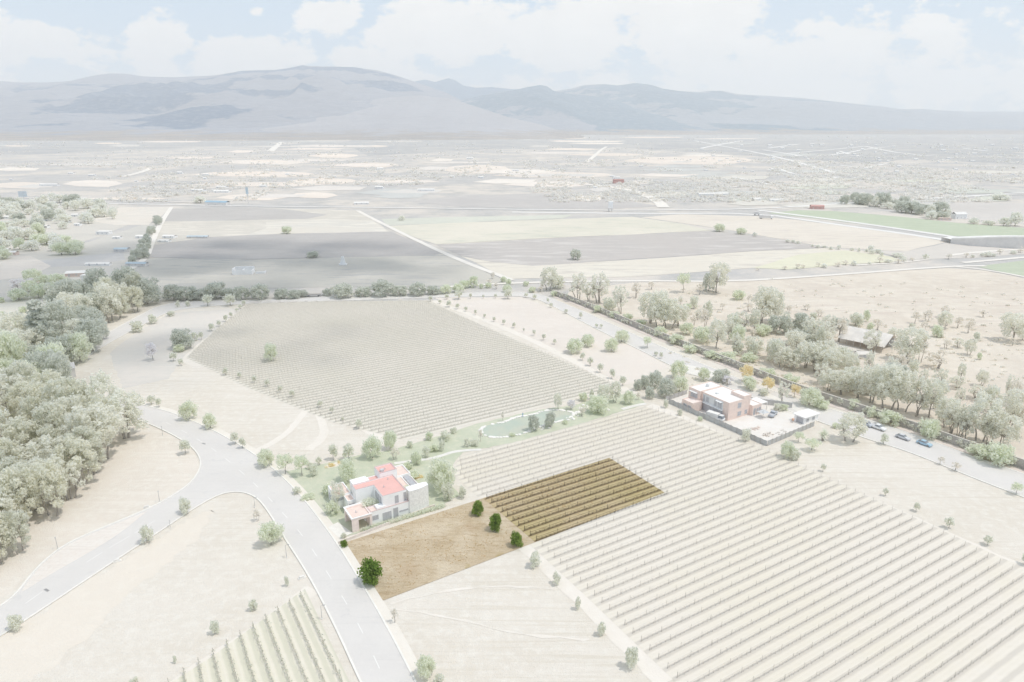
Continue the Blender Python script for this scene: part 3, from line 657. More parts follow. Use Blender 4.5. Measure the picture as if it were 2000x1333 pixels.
mountain('mountain', '', sil_A, 11800, 7400, m_mount('mount_left', (213, 216, 222), (196, 203, 213), 10500, [(W(310, 9400), 9400, 850, 1700, 1.3), (W(395, 7300), 7300, 420, 700, 1.2), (W(545, 9300), 9300, 560, 260, 1.0), (W(640, 11500), 11500, 1100, 260, .9), (W(590, 10500), 10500, 600, 240, .8), (W(100, 10800), 10800, 700, 420, .9), (W(20, 9300), 9300, 500, 700, .5), (W(760, 10600), 10600, 500, 420, .8), (W(420, 10700), 10500, 350, 260, -1.2)], .40), 2, .40, 1.75, 260, 90)
mountain('mountain', '', sil_A2, 9000, 4200, m_mount('foothill', (215, 217, 222), (208, 212, 219), 8800, [], .72), 17, .16, 1.5)
# ------------------------------------------------------------------ haze: dry-season dust in the air over the whole valley
hz = MB(); hz.box(-13500, -400, -1.0, 13500, 21900, 1500); m = bpy.data.materials.new('haze_air'); m.use_nodes = True; m.node_tree.nodes.clear()
o_ = m.node_tree.nodes.new('ShaderNodeOutputMaterial'); v_ = m.node_tree.nodes.new('ShaderNodeVolumePrincipled')
v_.inputs['Color'].default_value = (.99, .99, .99, 1); v_.inputs['Density'].default_value = HAZE_D; v_.inputs['Anisotropy'].default_value = .0
m.node_tree.links.new(v_.outputs[0], o_.inputs['Volume'])
ho = hz.build('haze', m); ho['kind'] = 'stuff'
# ------------------------------------------------------------------ trees
def leaf_cards(centres, n, size, rg, flat=.0, shell=.3):
    """n leaf cards spread through the given clumps (centre, radii)"""
    vol = np.array([c[1] * c[2] for c in centres]); vol = vol / vol.sum(); cnt = np.maximum(4, (vol * n).astype(int)); V = []
    for (c, r, rz), k in zip(centres, cnt):
        d = rg.normal(size=(k, 3)); d /= np.linalg.norm(d, axis=1)[:, None]
        rad = shell + (1 - shell) * rg.rand(k) ** .6; rad[rg.rand(k) < .22] *= 1.3
        P = np.array(c) + d * rad[:, None] * np.array([r, r, rz])
        u = rg.normal(size=(k, 3)); u[:, 2] *= (1 - flat); u /= np.linalg.norm(u, axis=1)[:, None]
        w = np.cross(u, d + rg.normal(size=(k, 3)) * .6); w /= np.linalg.norm(w, axis=1)[:, None] + 1e-6
        s = size * (.6 + .8 * rg.rand(k))[:, None]
        V.append(np.stack([P + u * s, P + w * s * .7, P - u * s, P - w * s * .7], 1))
    return np.concatenate(V).reshape(-1, 3)
def quads_mesh(name, V, mat):
    m = bpy.data.meshes.new(name); n = len(V); m.vertices.add(n); m.vertices.foreach_set('co', V.astype(np.float32).ravel())
    m.loops.add(n); m.loops.foreach_set('vertex_index', np.arange(n, dtype=np.int32)); m.polygons.add(n // 4)
    m.polygons.foreach_set('loop_start', np.arange(0, n, 4, dtype=np.int32)); m.update(calc_edges=True); m.materials.append(mat); return m
M_bark = m_plain('bark', (186, 181, 175), dist=150, scale=2, var=.15)
M_barkd = m_plain('bark_dark', (70, 55, 42), scale=2, var=.2)
def make_proto(kind, seed, H, Wd, cb, nb, br, n, ls, leaf, bark, trunk_r=.12, flat=.75, stems=1, lean=.0, dome=True):
    """H height, Wd crown width, cb crown base fraction, nb clumps of relative radius br, n leaf cards of size ls"""
    rg = np.random.RandomState(seed); c = []; z0, z1 = H * cb, H
    for i in range(nb):
        t = (i + .5) / nb; zz = z0 + (z1 - z0) * (.12 + .8 * t)
        q = (zz - z0) / (z1 - z0); ext = math.sqrt(max(.05, 1 - (2 * q - .85) ** 2 / 1.35)) if dome else 1 - .85 * q
        a = i * 2.399 + rg.rand() * .9; r = Wd * .5 * ext * (.35 + .5 * rg.rand() ** .6) * (0 if i == nb - 1 else 1)
        rr = Wd * br * (.7 + .6 * rg.rand()); rz = rr * flat
        c.append(((r * math.cos(a), r * math.sin(a), min(zz, z1 - rz * .8)), rr, rz))
    V = leaf_cards(c, n, ls, rg)
    hx = np.percentile(np.hypot(V[:, 0], V[:, 1]), 97.5); zlo, zhi = np.percentile(V[:, 2], .8), np.percentile(V[:, 2], 99.7)
    kx, kz = Wd * .5 / hx, (H - z0) / (zhi - zlo)
    c = [((a[0] * kx, a[1] * kx, z0 + (a[2] - zlo) * kz), r_, q_) for a, r_, q_ in c]
    V = V * np.array([kx, kx, kz]) + np.array([0, 0, z0 - zlo * kz])
    crown = quads_mesh('crown_' + kind, V, leaf); b = MB()
    for s in range(stems):
        off = np.array([0, 0]) if stems == 1 else rg.normal(size=2) * Wd * .07
        top = Vector((off[0] * 2.2 + rg.normal() * lean, off[1] * 2.2 + rg.normal() * lean, z0 + (z1 - z0) * .5))
        mid = Vector((off[0] * 1.3, off[1] * 1.3, z0 * .6)); base = Vector((off[0], off[1], -.15))
        b.tube([base, mid, Vector((mid.x * .6 + top.x * .4, mid.y * .6 + top.y * .4, z0 * 1.02 + .05)), top], [trunk_r * 1.35, trunk_r, trunk_r * .8, trunk_r * .25], 6)
        for (cc, rr, rz) in c[s::max(1, stems)][:7]:
            st = mid.lerp(top, .35 + .3 * rg.rand()); e = Vector(cc); b.tube([st, st.lerp(e, .55) + Vector((0, 0, .06 * H)), e], [trunk_r * .5, trunk_r * .32, trunk_r * .12], 4, False)
    return (b.mesh('trunk_' + kind, bark), crown, H, Wd, cb)
L_young = m_leaf('leaf_young', [(196, 200, 191), (203, 206, 197), (182, 186, 180)], .62, 250)
L_broad = m_leaf('leaf_broad', [(210, 216, 200), (203, 210, 195), (190, 196, 184)], .62, 220)
L_grove = m_leaf('leaf_grove', [(196, 199, 188), (187, 192, 183), (202, 202, 190)], .68, 180)
L_tall = m_leaf('leaf_tall', [(203, 205, 198), (197, 200, 193), (190, 192, 187)], .62, 320)
L_dense = m_leaf('leaf_dense', [(186, 192, 184), (192, 197, 189), (179, 185, 180)], .68, 320)
L_light = m_leaf('leaf_light', [(212, 219, 203), (207, 213, 198), (200, 208, 190)], .64, 280)
L_yellow = m_leaf('leaf_yellow', [(250, 243, 216), (250, 244, 222), (246, 238, 208)], .62, 280)
L_jac = m_leaf('leaf_jacaranda', [(206, 206, 216), (210, 209, 216), (196, 198, 204)], .64, 300)
L_dry = m_leaf('leaf_dry', [(212, 209, 203), (208, 206, 200), (202, 200, 195)], .64, 300)
L_dark = m_leaf('leaf_lot', [(130, 148, 80), (114, 136, 68), (88, 110, 52)], .5)
L_far = m_leaf('leaf_far', [(200, 203, 200), (206, 208, 202), (192, 196, 195)], .62, 600)
PK = {}
def P_(k, *a, n=3, **kw):
    PK[k] = [make_proto(k, 100 + 17 * i + len(k) * 7, *a, **kw) for i in range(n)]
P_('young', 3.4, 2.6, .30, 9, .24, 650, .20, L_young, M_bark, trunk_r=.07, flat=1.0)
P_('bushy', 3.6, 3.2, .06, 11, .22, 800, .22, L_young, M_bark, trunk_r=.08, flat=1.0)
P_('broad', 6.5, 7.0, .14, 18, .18, 2600, .27, L_broad, M_bark, trunk_r=.18, flat=.95)
P_('spread', 6.0, 6.5, .42, 13, .19, 1000, .28, L_light, M_bark, trunk_r=.13, flat=.6, lean=.3)
P_('grove', 12, 9.5, .20, 34, .115, 3800, .28, L_grove, M_bark, trunk_r=.2, flat=.8, stems=2, lean=.5, n=4)
P_('tall', 14, 9.0, .24, 34, .11, 2700, .30, L_tall, M_bark, trunk_r=.2, flat=1.15, stems=2, lean=.6, n=4)
P_('dense', 9, 9, .10, 28, .14, 3200, .30, L_dense, M_bark, trunk_r=.22, flat=.95)
P_('light', 5, 6, .08, 13, .20, 1200, .32, L_light, M_bark, trunk_r=.13, flat=.8, n=2)
P_('yellow', 6, 6.5, .40, 12, .19, 1000, .32, L_yellow, M_bark, trunk_r=.13, flat=.65, n=2)
P_('jacaranda', 7, 6.5, .3, 13, .18, 900, .34, L_jac, M_bark, trunk_r=.15, flat=.8, n=2)
P_('dry', 6, 4.5, .35, 10, .17, 420, .26, L_dry, M_bark, trunk_r=.11, flat=.9, stems=2, n=3)
P_('sparse', 12, 8, .28, 24, .10, 1300, .28, L_tall, M_bark, trunk_r=.18, flat=1.0, stems=3, lean=.8, n=3)
P_('far', 8, 8.5, .12, 10, .24, 500, .65, L_far, M_bark, trunk_r=.25, flat=.8)
P_('pine', 18, 9, .06, 26, .13, 2200, .45, L_dense, M_bark, trunk_r=.25, flat=.5, n=1, dome=False)
P_('dark', 4.2, 4.0, .06, 20, .20, 2200, .20, L_dark, M_barkd, trunk_r=.1, flat=1.0)
NAME = {'young': 'young_tree', 'bushy': 'bushy_tree', 'broad': 'broad_tree', 'spread': 'acacia_tree', 'grove': 'acacia_tree', 'tall': 'eucalyptus_tree', 'dense': 'dense_tree', 'light': 'leafy_bush', 'yellow': 'flowering_tree',
        'jacaranda': 'jacaranda_tree', 'dry': 'bare_tree', 'sparse': 'eucalyptus_tree', 'far': 'shade_tree', 'pine': 'pine_tree', 'dark': 'bushy_tree'}
USED = {}
def tree(kind, u, v, hpx, wpx, label, group=None):
    p = G(u, v); th = math.atan2(CAM_H, p.y); low = PK[kind][0][4] < .2
    bs = wpx * .5 * math.sin(th)
    if low: a2 = max((hpx * .5) ** 2 - bs * bs, (hpx * .3) ** 2) ** .5; v2 = v - (hpx * .5 - a2); p = G(u, v2); hpx = 2 * a2
    h = height_of(p, hpx); w = width_of(p, wpx); i = rng.randrange(len(PK[kind])); tm, cm, H0, W0, _cb = PK[kind][i]
    if (kind, i) in USED: t = copy_tree(USED[(kind, i)])
    else:
        t = link(NAME[kind], None); link('trunk', tm, t); link('crown', cm, t); USED[(kind, i)] = t
    for k in ('group',):
        if k in t: del t[k]
    t.location = p; t.rotation_euler = (0, 0, rng.uniform(0, 6.28)); t.scale = (w / W0, w / W0, h / H0)
    return tag(t, label, 'bush' if kind == 'light' else 'tree', group)
def line(kind, pts, desc, end, place, group):
    for i, (u, v, h, w) in enumerate(pts): tree(kind, u, v, h, w, f'{ORD[i]} {desc} from the {end} {place}', group)
# the lot's own trees
tree('dark', 726, 1142, 53, 46, 'largest round dark green tree at the road corner of the brown lot')
for (u, v, h, w), o in zip([(933, 1007, 29, 24), (968, 1037, 33, 25), (1009, 1069, 31, 25)], ('nearest the house', 'in the middle', 'at the lower edge')):
    tree('dark', u, v, h, w, f'small dark green tree before the dark vine rows, {o} of three', 'dark green trees before the dark vine rows')
tree('dark', 672, 1069, 14, 15, 'tiny dark bush at the corner of the brown lot and the garden wall')
# in line with them down the pale field
line('bushy', [(1043, 1108, 32, 24), (1087, 1143, 25, 17), (1128, 1191, 26, 12), (1174, 1242, 28, 17), (1232, 1307, 44, 27)], 'pale tree', 'brown lot', 'along the large vineyard\'s left side', 'trees at the left ends of the large vineyard')
tree('broad', 832, 1326, 48, 40, 'round pale shrub at the bottom edge beside the main road'); tree('bushy', 858, 1340, 26, 22, 'small shrub cut off by the bottom edge beside the round pale shrub')
tree('dry', 772, 1217, 28, 16, 'thin wispy shrub on the pale field below the brown lot')
# field left of the main road
tree('broad', 530, 1068, 50, 48, 'broad pale green tree at the left kerb of the main road')
tree('dry', 503, 1018, 22, 14, 'thin pale sapling in the junction corner of the roads')
for (u, v, h, w, l) in [(35, 1232, 34, 27, 'tree at the lower kerb of the branch road near the left edge'), (288, 1062, 38, 25, 'round tree at the lower kerb of the branch road, middle of three'), (365, 1005, 34, 24, 'leafy tree at the lower kerb of the branch road nearest the junction'),
                        (420, 1241, 29, 18, 'small tree between the field and the small green vineyard, middle of three'), (496, 1193, 23, 18, 'small tree above the small green vineyard nearest the road'), (343, 1296, 16, 7, 'thin sapling beside the track of the small green vineyard'),
                        (262, 1338, 14, 18, 'treetop at the bottom edge left of the small green vineyard'), (561, 1146, 21, 9, 'slim sapling near the left kerb of the main road')]: tree('bushy', u, v, h, w, l)
for (u, v, h, w, l) in [(370, 821, 38, 33, 'large round tree above the main road curve, left of a pair'), (411, 838, 31, 27, 'rounded tree above the main road curve, right of a pair'), (520, 912, 36, 34, 'bushy tree at the main road left of the garden lawn'),
                        (728, 897, 46, 37, 'large tree at the garden edge behind the white house'), (762, 878, 38, 28, 'tree at the garden edge by the corner of the middle vineyard')]: tree('broad', u, v, h, w, l)
tree('spread', 558, 926, 38, 34, 'loose open tree between the main road and the garden lawn'); tree('spread', 590, 930, 40, 28, 'airy pale tree on the garden lawn beside the loose open tree')
for (u, v, h, w, l) in [(460, 869, 24, 18, 'taller tree of the close pair at the main road above the drain'), (474, 877, 22, 14, 'smaller tree of the close pair at the main road above the drain'), (363, 888, 28, 23, 'small tree on the inner bank of the road curve'),
                        (296, 791, 18, 16, 'left tree of a close pair by the left grove edge'), (311, 796, 18, 11, 'right tree of a close pair by the left grove edge'),
                        (681, 898, 30, 25, 'oval tree at the back of the garden, right of two'), (651, 899, 30, 19, 'oval tree at the back of the garden, left of two'), (624, 909, 16, 13, 'little tree at the back of the garden near the yellow flowers')]: tree('young', u, v, h, w, l)
G_L = 'young trees round the middle vineyard'
line('young', [(441, 733, 15, 11), (468, 739, 12, 9), (497, 748, 14, 9), (523, 756, 15, 11), (547, 767, 14, 10), (571, 777, 15, 12), (625, 797, 15, 11), (648, 808, 14, 9), (669, 823, 8, 6), (701, 838, 19, 14)], 'round tree', 'left', 'along the lower edge of the middle vineyard', G_L)
line('young', [(477, 597, 10, 9), (470, 604, 9, 9), (463, 610, 8, 7), (451, 621, 11, 8), (441, 629, 14, 10), (428, 638, 12, 9), (413, 647, 15, 13), (394, 664, 16, 8)], 'small tree', 'top', 'down the left edge of the middle vineyard', G_L)
line('young', [(841, 589, 11, 9), (859, 594, 8, 7), (877, 600, 13, 11), (894, 604, 11, 9), (910, 609, 10, 7), (929, 616, 11, 7), (947, 622, 9, 7), (965, 629, 10, 7), (984, 635, 11, 7), (1004, 641, 11, 8), (1023, 649, 8, 4), (1043, 656, 12, 8), (1062, 665, 13, 9), (1083, 673, 11, 8), (1138, 704, 15, 11), (1153, 715, 17, 13), (1172, 728, 18, 12), (1195, 740, 19, 13), (1216, 754, 19, 14)],
     'round tree', 'top', 'down the right edge of the middle vineyard', G_L)
for (u, v, h, w, l) in [(339, 706, 18, 15, 'left of two small trees at the left corner of the middle vineyard'), (354, 715, 14, 11, 'right of two small trees at the left corner of the middle vineyard')]: tree('young', u, v, h, w, l)
tree('dense', 356, 682, 40, 44, 'big dark spreading tree at the upper left corner of the middle vineyard'); tree('bushy', 381, 666, 18, 14, 'shrub touching the big dark spreading tree')
tree('light', 350, 688, 16, 24, 'low dark bush under the big dark spreading tree')
tree('broad', 530, 706, 36, 28, 'lone tree standing among the rows of the middle vineyard'); tree('jacaranda', 299, 704, 34, 22, 'hazy bluish tree in the shaded field left of the middle vineyard')
line('bushy', [(270, 649, 23, 23), (299, 633, 19, 17), (334, 618, 11, 16), (348, 601, 14, 8), (367, 599, 12, 10)], 'low tree', 'left', 'beside the upper road\'s left stretch', 'trees along the upper road')
tree('young', 406, 598, 22, 21, 'round crowned tree at the upper road, left of a matching pair'); tree('young', 450, 598, 23, 22, 'round crowned tree at the upper road, right of a matching pair')
for (u, v, h, w, l) in [(1120, 691, 30, 35, 'largest light green tree in the orchard right of the middle vineyard'), (1147, 678, 25, 28, 'light green tree behind the largest in the orchard'), (1194, 687, 27, 28, 'light green tree of the right orchard pair, nearer one'), (1214, 669, 24, 29, 'light green tree of the right orchard pair, farther one')]: tree('broad', u, v, h, w, l)
tree('spread', 1264, 680, 22, 21, 'small airy tree on the kerb of the upper road')
line('young', [(873, 585, 10, 10), (896, 585, 17, 17), (919, 584, 11, 7), (944, 583, 7, 5), (968, 583, 9, 7), (992, 584, 19, 18), (1027, 582, 10, 8), (1044, 586, 11, 9), (1070, 593, 11, 6), (1076, 601, 9, 8), (1106, 613, 9, 9), (1134, 623, 13, 8), (1165, 641, 9, 7), (1174, 642, 9, 7), (1281, 696, 9, 9), (1291, 701, 13, 8)], 'roadside tree', 'left', 'on the upper road\'s near kerb', 'roadside trees of the upper road')
# garden round pond and house
gd = [('bushy', 800, 876, 15, 13, 'dark shrub at the garden edge right of the house'), ('light', 838, 861, 18, 17, 'yellowish bush on the garden edge by the middle vineyard'), ('bushy', 868, 861, 20, 25, 'round bush on the garden edge left of the pond'), ('bushy', 886, 847, 12, 15, 'small grey bush by white stones left of the pond'),
      ('bushy', 863, 882, 24, 12, 'upright shrub with pink blossom on the lawn'), ('light', 848, 883, 17, 24, 'broad light bush beside the pink blossom shrub'), ('bushy', 833, 894, 22, 17, 'dark shrub on the lawn beside the white path'), ('broad', 814, 909, 28, 23, 'round tree on the white path behind the house'),
      ('bushy', 912, 874, 19, 12, 'left of two dark shrubs at the near end of the pond'), ('bushy', 928, 872, 15, 17, 'right of two dark shrubs at the near end of the pond'), ('dry', 939, 863, 24, 11, 'reddish shrub on the white stones of the pond end'), ('dense', 1041, 843, 33, 23, 'dark tree on the near bank of the pond, left one'), ('dense', 1074, 836, 32, 23, 'dark tree on the near bank of the pond, right one'),
      ('dry', 982, 823, 19, 8, 'thin upright shrub on the far bank of the pond'), ('tall', 1089, 801, 33, 17, 'slim tall tree at the far bank of the pond'), ('light', 1168, 809, 37, 46, 'large light green bush at the right end of the garden'), ('tall', 1180, 788, 38, 32, 'grey green tree behind the large light green bush'), ('tall', 1201, 786, 42, 22, 'tall narrow tree behind the large light green bush'),
      ('bushy', 1155, 780, 20, 9, 'narrow dark shrub left of the grey green tree'), ('light', 1140, 784, 18, 19, 'green bush at the vineyard end near the rocks'), ('jacaranda', 1115, 800, 18, 17, 'bluish bush above the pond rocks'), ('dry', 1137, 813, 17, 17, 'reddish bush beside the pond rocks'), ('broad', 1226, 790, 27, 24, 'round tree near the end of the large vineyard'), ('dry', 1246, 781, 14, 11, 'small reddish bush by the round tree at the vineyard end'),
      ('light', 1104, 829, 9, 12, 'low golden bush on the near bank of the pond'), ('light', 1000, 854, 9, 14, 'low yellowish bush on the near bank of the pond'), ('broad', 862, 962, 66, 58, 'biggest light green tree right of the white house'), ('bushy', 876, 978, 36, 26, 'dark cypress like bush under the biggest light green tree'), ('bushy', 905, 974, 24, 17, 'small round tree on the track at the corner of the brown lot'),
      ('broad', 678, 944, 48, 38, 'large shady tree behind the white house roof'), ('tall', 661, 992, 50, 28, 'tall tree in front of the left annex of the white house'), ('light', 650, 1006, 28, 28, 'bright bush left of the carport of the white house'), ('bushy', 613, 932, 26, 17, 'dark shrub in the middle of the lawn'), ('bushy', 606, 917, 15, 15, 'small dark shrub at the back of the lawn'), ('light', 645, 968, 26, 34, 'wide bush between lawn and left annex of the house'),
      ('bushy', 580, 966, 16, 18, 'low shrub at the road edge of the garden'), ('light', 602, 975, 9, 30, 'clipped low hedge across the garden lawn'), ('light', 806, 938, 20, 30, 'bush mass behind the right wing of the white house'), ('light', 795, 918, 16, 22, 'bush at the back terrace of the white house'), ('dry', 772, 898, 24, 20, 'loose shrub by the white garden path'), ('bushy', 671, 1052, 12, 12, 'small shrub at the driveway of the white house')]
for k, u, v, h, w, l in gd: tree(k, u, v, h, w, l)
# round the building site and the upper road
bs = [('dense', 1245, 763, 22, 17, 'dark tree left end of the clump above the brick house'), ('dense', 1258, 760, 27, 20, 'second dark tree of the clump above the brick house'), ('dense', 1279, 758, 33, 31, 'large dark tree in the clump above the brick house'), ('dense', 1268, 779, 24, 20, 'lower dark tree of the clump above the brick house'), ('dense', 1301, 777, 38, 34, 'broad tree behind the cloth fence of the brick house'), ('broad', 1322, 740, 36, 34, 'roundest tree at the bend of the upper road'),
      ('broad', 1326, 767, 32, 32, 'tree left of the brick house behind the cloth fence'), ('bushy', 1299, 797, 18, 12, 'small shrub at the fence corner by the vineyard end'), ('bushy', 1328, 812, 13, 11, 'tiny shrub on the vineyard side of the cloth fence, left one'), ('light', 1367, 823, 10, 11, 'tiny shrub on the vineyard side of the cloth fence, right one'), ('broad', 1374, 744, 26, 24, 'green tree left of the white roof by the drive'), ('dense', 1408, 747, 26, 36, 'dark wide tree behind the white roof'),
      ('jacaranda', 1420, 752, 18, 24, 'lilac tinted tree behind the white roof'), ('yellow', 1456, 748, 34, 30, 'yellow flowering tree nearest the upper road, first of three'), ('broad', 1462, 762, 27, 32, 'green tree under the first yellow flowering tree'), ('yellow', 1498, 766, 28, 27, 'yellow flowering tree right of the white roof, second of three'), ('bushy', 1490, 773, 15, 19, 'dark bush below the second yellow flowering tree'), ('yellow', 1551, 776, 24, 22, 'yellow flowering tree farthest right, third of three'),
      ('sparse', 1528, 787, 40, 26, 'thin airy tree between two yellow flowering trees'), ('broad', 1580, 794, 38, 46, 'wide green tree right of the third yellow tree'), ('light', 1604, 800, 20, 32, 'low green bush right of the wide green tree'), ('bushy', 1456, 864, 27, 19, 'tree in front of the dark cloth fence'), ('broad', 1536, 895, 34, 28, 'pale round tree below the fence corner'), ('bushy', 1551, 899, 24, 23, 'dark round tree beside the pale round tree'), ('spread', 1559, 864, 20, 22, 'small airy tree against the right cloth fence'),
      ('spread', 1585, 880, 22, 32, 'flat crowned tree right of the fence corner'), ('tall', 1658, 862, 56, 54, 'large weeping acacia at the near kerb of the road'), ('light', 1634, 838, 12, 20, 'low dark bush left of the large weeping acacia'), ('light', 1530, 803, 14, 18, 'green bush at the yard wall behind the site'), ('bushy', 1520, 803, 16, 20, 'dark bush at the yard wall behind the site'),
      ('light', 1665, 800, 22, 34, 'bush at the wall foot beyond the shed'), ('young', 1725, 868, 20, 17, 'lollipop tree at the kerb opposite the parked cars'), ('dry', 1837, 908, 16, 13, 'small bare shrub at the kerb, left of two'), ('dry', 1865, 920, 17, 17, 'small bare shrub at the kerb, right of two'), ('spread', 1984, 966, 22, 24, 'flat little tree at the kerb near the right edge')]
for k, u, v, h, w, l in bs: tree(k, u, v, h, w, l)
line('young', [(1607, 921, 15, 11), (1729, 969, 15, 12), (1789, 999, 17, 13), (1853, 1032, 20, 18), (1928, 1065, 18, 17), (2003, 1104, 20, 18)], 'round tree', 'brick house', 'along the large vineyard\'s right edge', 'trees along the right edge of the large vineyard')
# belt of tall trees behind the long wall and scattered trees of the brush land
behind = [('tall', 1678, 778, 52, 46), ('tall', 1700, 788, 74, 54), ('tall', 1732, 800, 88, 62), ('tall', 1760, 804, 80, 54), ('sparse', 1789, 812, 76, 46), ('tall', 1816, 816, 76, 46), ('sparse', 1857, 850, 66, 42), ('sparse', 1871, 855, 56, 32), ('tall', 1911, 864, 94, 62), ('tall', 1934, 868, 74, 48), ('tall', 1978, 845, 84, 62), ('tall', 1957, 875, 62, 52), ('tall', 1640, 770, 46, 50), ('tall', 1618, 765, 42, 46), ('dense', 1700, 770, 50, 44),
          ('dense', 1738, 768, 60, 62), ('tall', 1616, 734, 52, 50), ('tall', 1574, 720, 52, 52), ('tall', 1606, 722, 56, 50), ('tall', 1773, 705, 64, 58), ('tall', 1546, 722, 32, 34), ('tall', 1526, 718, 42, 36), ('tall', 1490, 634, 74, 52), ('tall', 1508, 630, 64, 42), ('dense', 1522, 652, 36, 46), ('tall', 1600, 680, 34, 44), ('sparse', 1580, 672, 52, 40), ('sparse', 1610, 676, 48, 36),
          ('tall', 1268, 632, 60, 48), ('tall', 1288, 642, 74, 46), ('tall', 1306, 642, 58, 50), ('tall', 1326, 638, 42, 38), ('tall', 1400, 573, 60, 42), ('dense', 1384, 569, 36, 26), ('tall', 1398, 682, 58, 38), ('sparse', 1130, 587, 52, 38), ('sparse', 1172, 592, 58, 42), ('sparse', 1210, 612, 54, 32), ('tall', 1072, 567, 46, 36), ('sparse', 1150, 592, 40, 26), ('tall', 1848, 838, 60, 46), ('sparse', 1886, 862, 60, 34), ('tall', 1662, 762, 46, 42)]
for k, u, v, h, w in behind: tree(k, u, v, h, w, 'tall grey green tree with bare trunks in the belt behind the long wall', 'tall trees behind the long wall')
mid_ = [('bushy', 1355, 604, 26, 19), ('bushy', 1382, 622, 34, 20), ('spread', 1334, 572, 38, 28), ('dry', 1366, 576, 22, 16), ('dense', 1564, 650, 38, 38), ('dense', 1562, 678, 34, 60), ('dry', 1354, 636, 20, 14), ('dry', 1440, 642, 26, 20), ('broad', 1440, 672, 38, 32), ('broad', 1370, 670, 32, 42), ('light', 1320, 674, 22, 30), ('broad', 1340, 654, 24, 28), ('light', 1290, 658, 20, 30), ('bushy', 1470, 698, 32, 20), ('bushy', 1440, 694, 26, 24), ('dry', 1502, 704, 20, 11),
        ('light', 1420, 708, 22, 42), ('light', 1460, 708, 20, 36), ('bushy', 1190, 607, 26, 28), ('dry', 1242, 582, 30, 22), ('dry', 1272, 566, 16, 14), ('light', 1082, 579, 11, 15), ('bushy', 1090, 564, 27, 28), ('bushy', 1670, 637, 26, 30), ('dense', 1640, 641, 20, 38), ('dry', 1713, 645, 22, 20), ('tall', 1743, 672, 32, 30), ('dry', 1786, 632, 24, 18), ('dry', 1810, 629, 24, 18), ('tall', 1843, 642, 34, 30), ('dry', 1870, 641, 22, 16), ('dry', 1897, 640, 18, 16), ('light', 1829, 659, 24, 22),
        ('tall', 1892, 694, 32, 22), ('dry', 1540, 612, 16, 14), ('dry', 1575, 606, 12, 16), ('dry', 1600, 618, 14, 18), ('dry', 1318, 600, 16, 12), ('dry', 1298, 588, 16, 10), ('dry', 1410, 606, 14, 10), ('dry', 1420, 640, 18, 12), ('dry', 1470, 660, 18, 14), ('dry', 1920, 620, 14, 16), ('dry', 1640, 700, 22, 18), ('dry', 1655, 712, 22, 16), ('dry', 1590, 700, 24, 16), ('light', 1350, 690, 18, 30), ('light', 1250, 640, 16, 24), ('light', 1225, 628, 16, 22), ('light', 1200, 622, 14, 24), ('light', 1390, 702, 18, 30), ('light', 1500, 738, 20, 34), ('light', 1540, 752, 22, 36)]
for k, u, v, h, w in mid_: tree(k, u, v, h, w, 'small scrubby tree scattered over the dry brush land behind the long wall', 'scrubby trees of the brush land')
for k, u, v, h, w, l in [('light', 1442, 586, 20, 27, 'bright green round bush on the brush land by a stone line'), ('light', 1488, 656, 24, 36, 'yellowish green bush at the foot of the tallest trees'), ('light', 1167, 611, 15, 21, 'bright yellowish bush at the start of the long wall'), ('tall', 1975, 667, 54, 52, 'large grey tree alone at the right edge of the brush land'), ('dry', 1827, 720, 28, 42, 'brown rounded dry bush mound on the brush land'),
                         ('light', 1816, 859, 42, 42, 'big bush in front of the long wall above the blue car'), ('light', 1911, 897, 32, 50, 'light green bush in front of the long wall, middle of three'), ('light', 1951, 912, 48, 54, 'largest light green bush in front of the long wall'), ('light', 1735, 832, 32, 42, 'bush in front of the long wall above the white pickup'), ('light', 1703, 816, 22, 32, 'low bush in front of the long wall beyond the van')]: tree(k, u, v, h, w, l)
# left grove below the upper wood
def inside(P, x, y):
    c = False; j = len(P) - 1
    for i in range(len(P)):
        if (P[i][1] > y) != (P[j][1] > y) and x < (P[j][0] - P[i][0]) * (y - P[i][1]) / (P[j][1] - P[i][1]) + P[i][0]: c = not c
        j = i
    return c
def scatter(poly, n, kinds, hr, wr, label, group, sep=14, seed=1):
    r = random.Random(seed); pts = []; tries = 0
    us = [p[0] for p in poly]; vs = [p[1] for p in poly]
    while len(pts) < n and tries < 6000:
        tries += 1; u = r.uniform(min(us), max(us)); v = r.uniform(min(vs), max(vs))
        if not inside(poly, u, v) or any((u - a) ** 2 + ((v - b) * 1.6) ** 2 < sep * sep for a, b in pts): continue
        pts.append((u, v)); f = r.uniform(.8, 1.15); s = 1.0
        h = r.uniform(*hr) * f; w = r.uniform(*wr) * f
        tree(r.choice(kinds), u, v, h, w, label, group)
GV = 'large loose acacia tree in the dense grove at the left edge below the wood'
scatter([(-60, 815), (60, 800), (165, 815), (242, 835), (252, 868), (215, 915), (165, 960), (110, 1005), (60, 1060), (20, 1110), (-60, 1150)], 52, ['grove', 'grove', 'grove', 'tall', 'sparse'], (80, 108), (62, 84), GV, 'acacias of the left grove', 27, 5)
scatter([(-50, 700), (60, 680), (140, 668), (192, 662), (196, 690), (150, 730), (110, 790), (20, 800), (-50, 800)], 30, ['dense', 'dense', 'tall', 'broad'], (52, 78), (46, 66), 'dark green tree in the wood at the left edge above the grove', 'trees of the left wood', 22, 6)
tree('pine', 86, 690, 104, 56, 'tall layered pine rising above the left wood'); tree('jacaranda', 153, 668, 44, 34, 'lilac grey tree between the left wood and the upper road')
scatter([(120, 600), (210, 588), (312, 586), (300, 606), (240, 628), (190, 654), (130, 652)], 24, ['tall', 'dense', 'dense', 'grove'], (48, 72), (40, 58), 'dense tree of the wood where the upper road turns left', 'trees at the left turn of the upper road', 16, 8)
for u, v, h, w, l in [(172, 606, 40, 40, 'left'), ]: pass
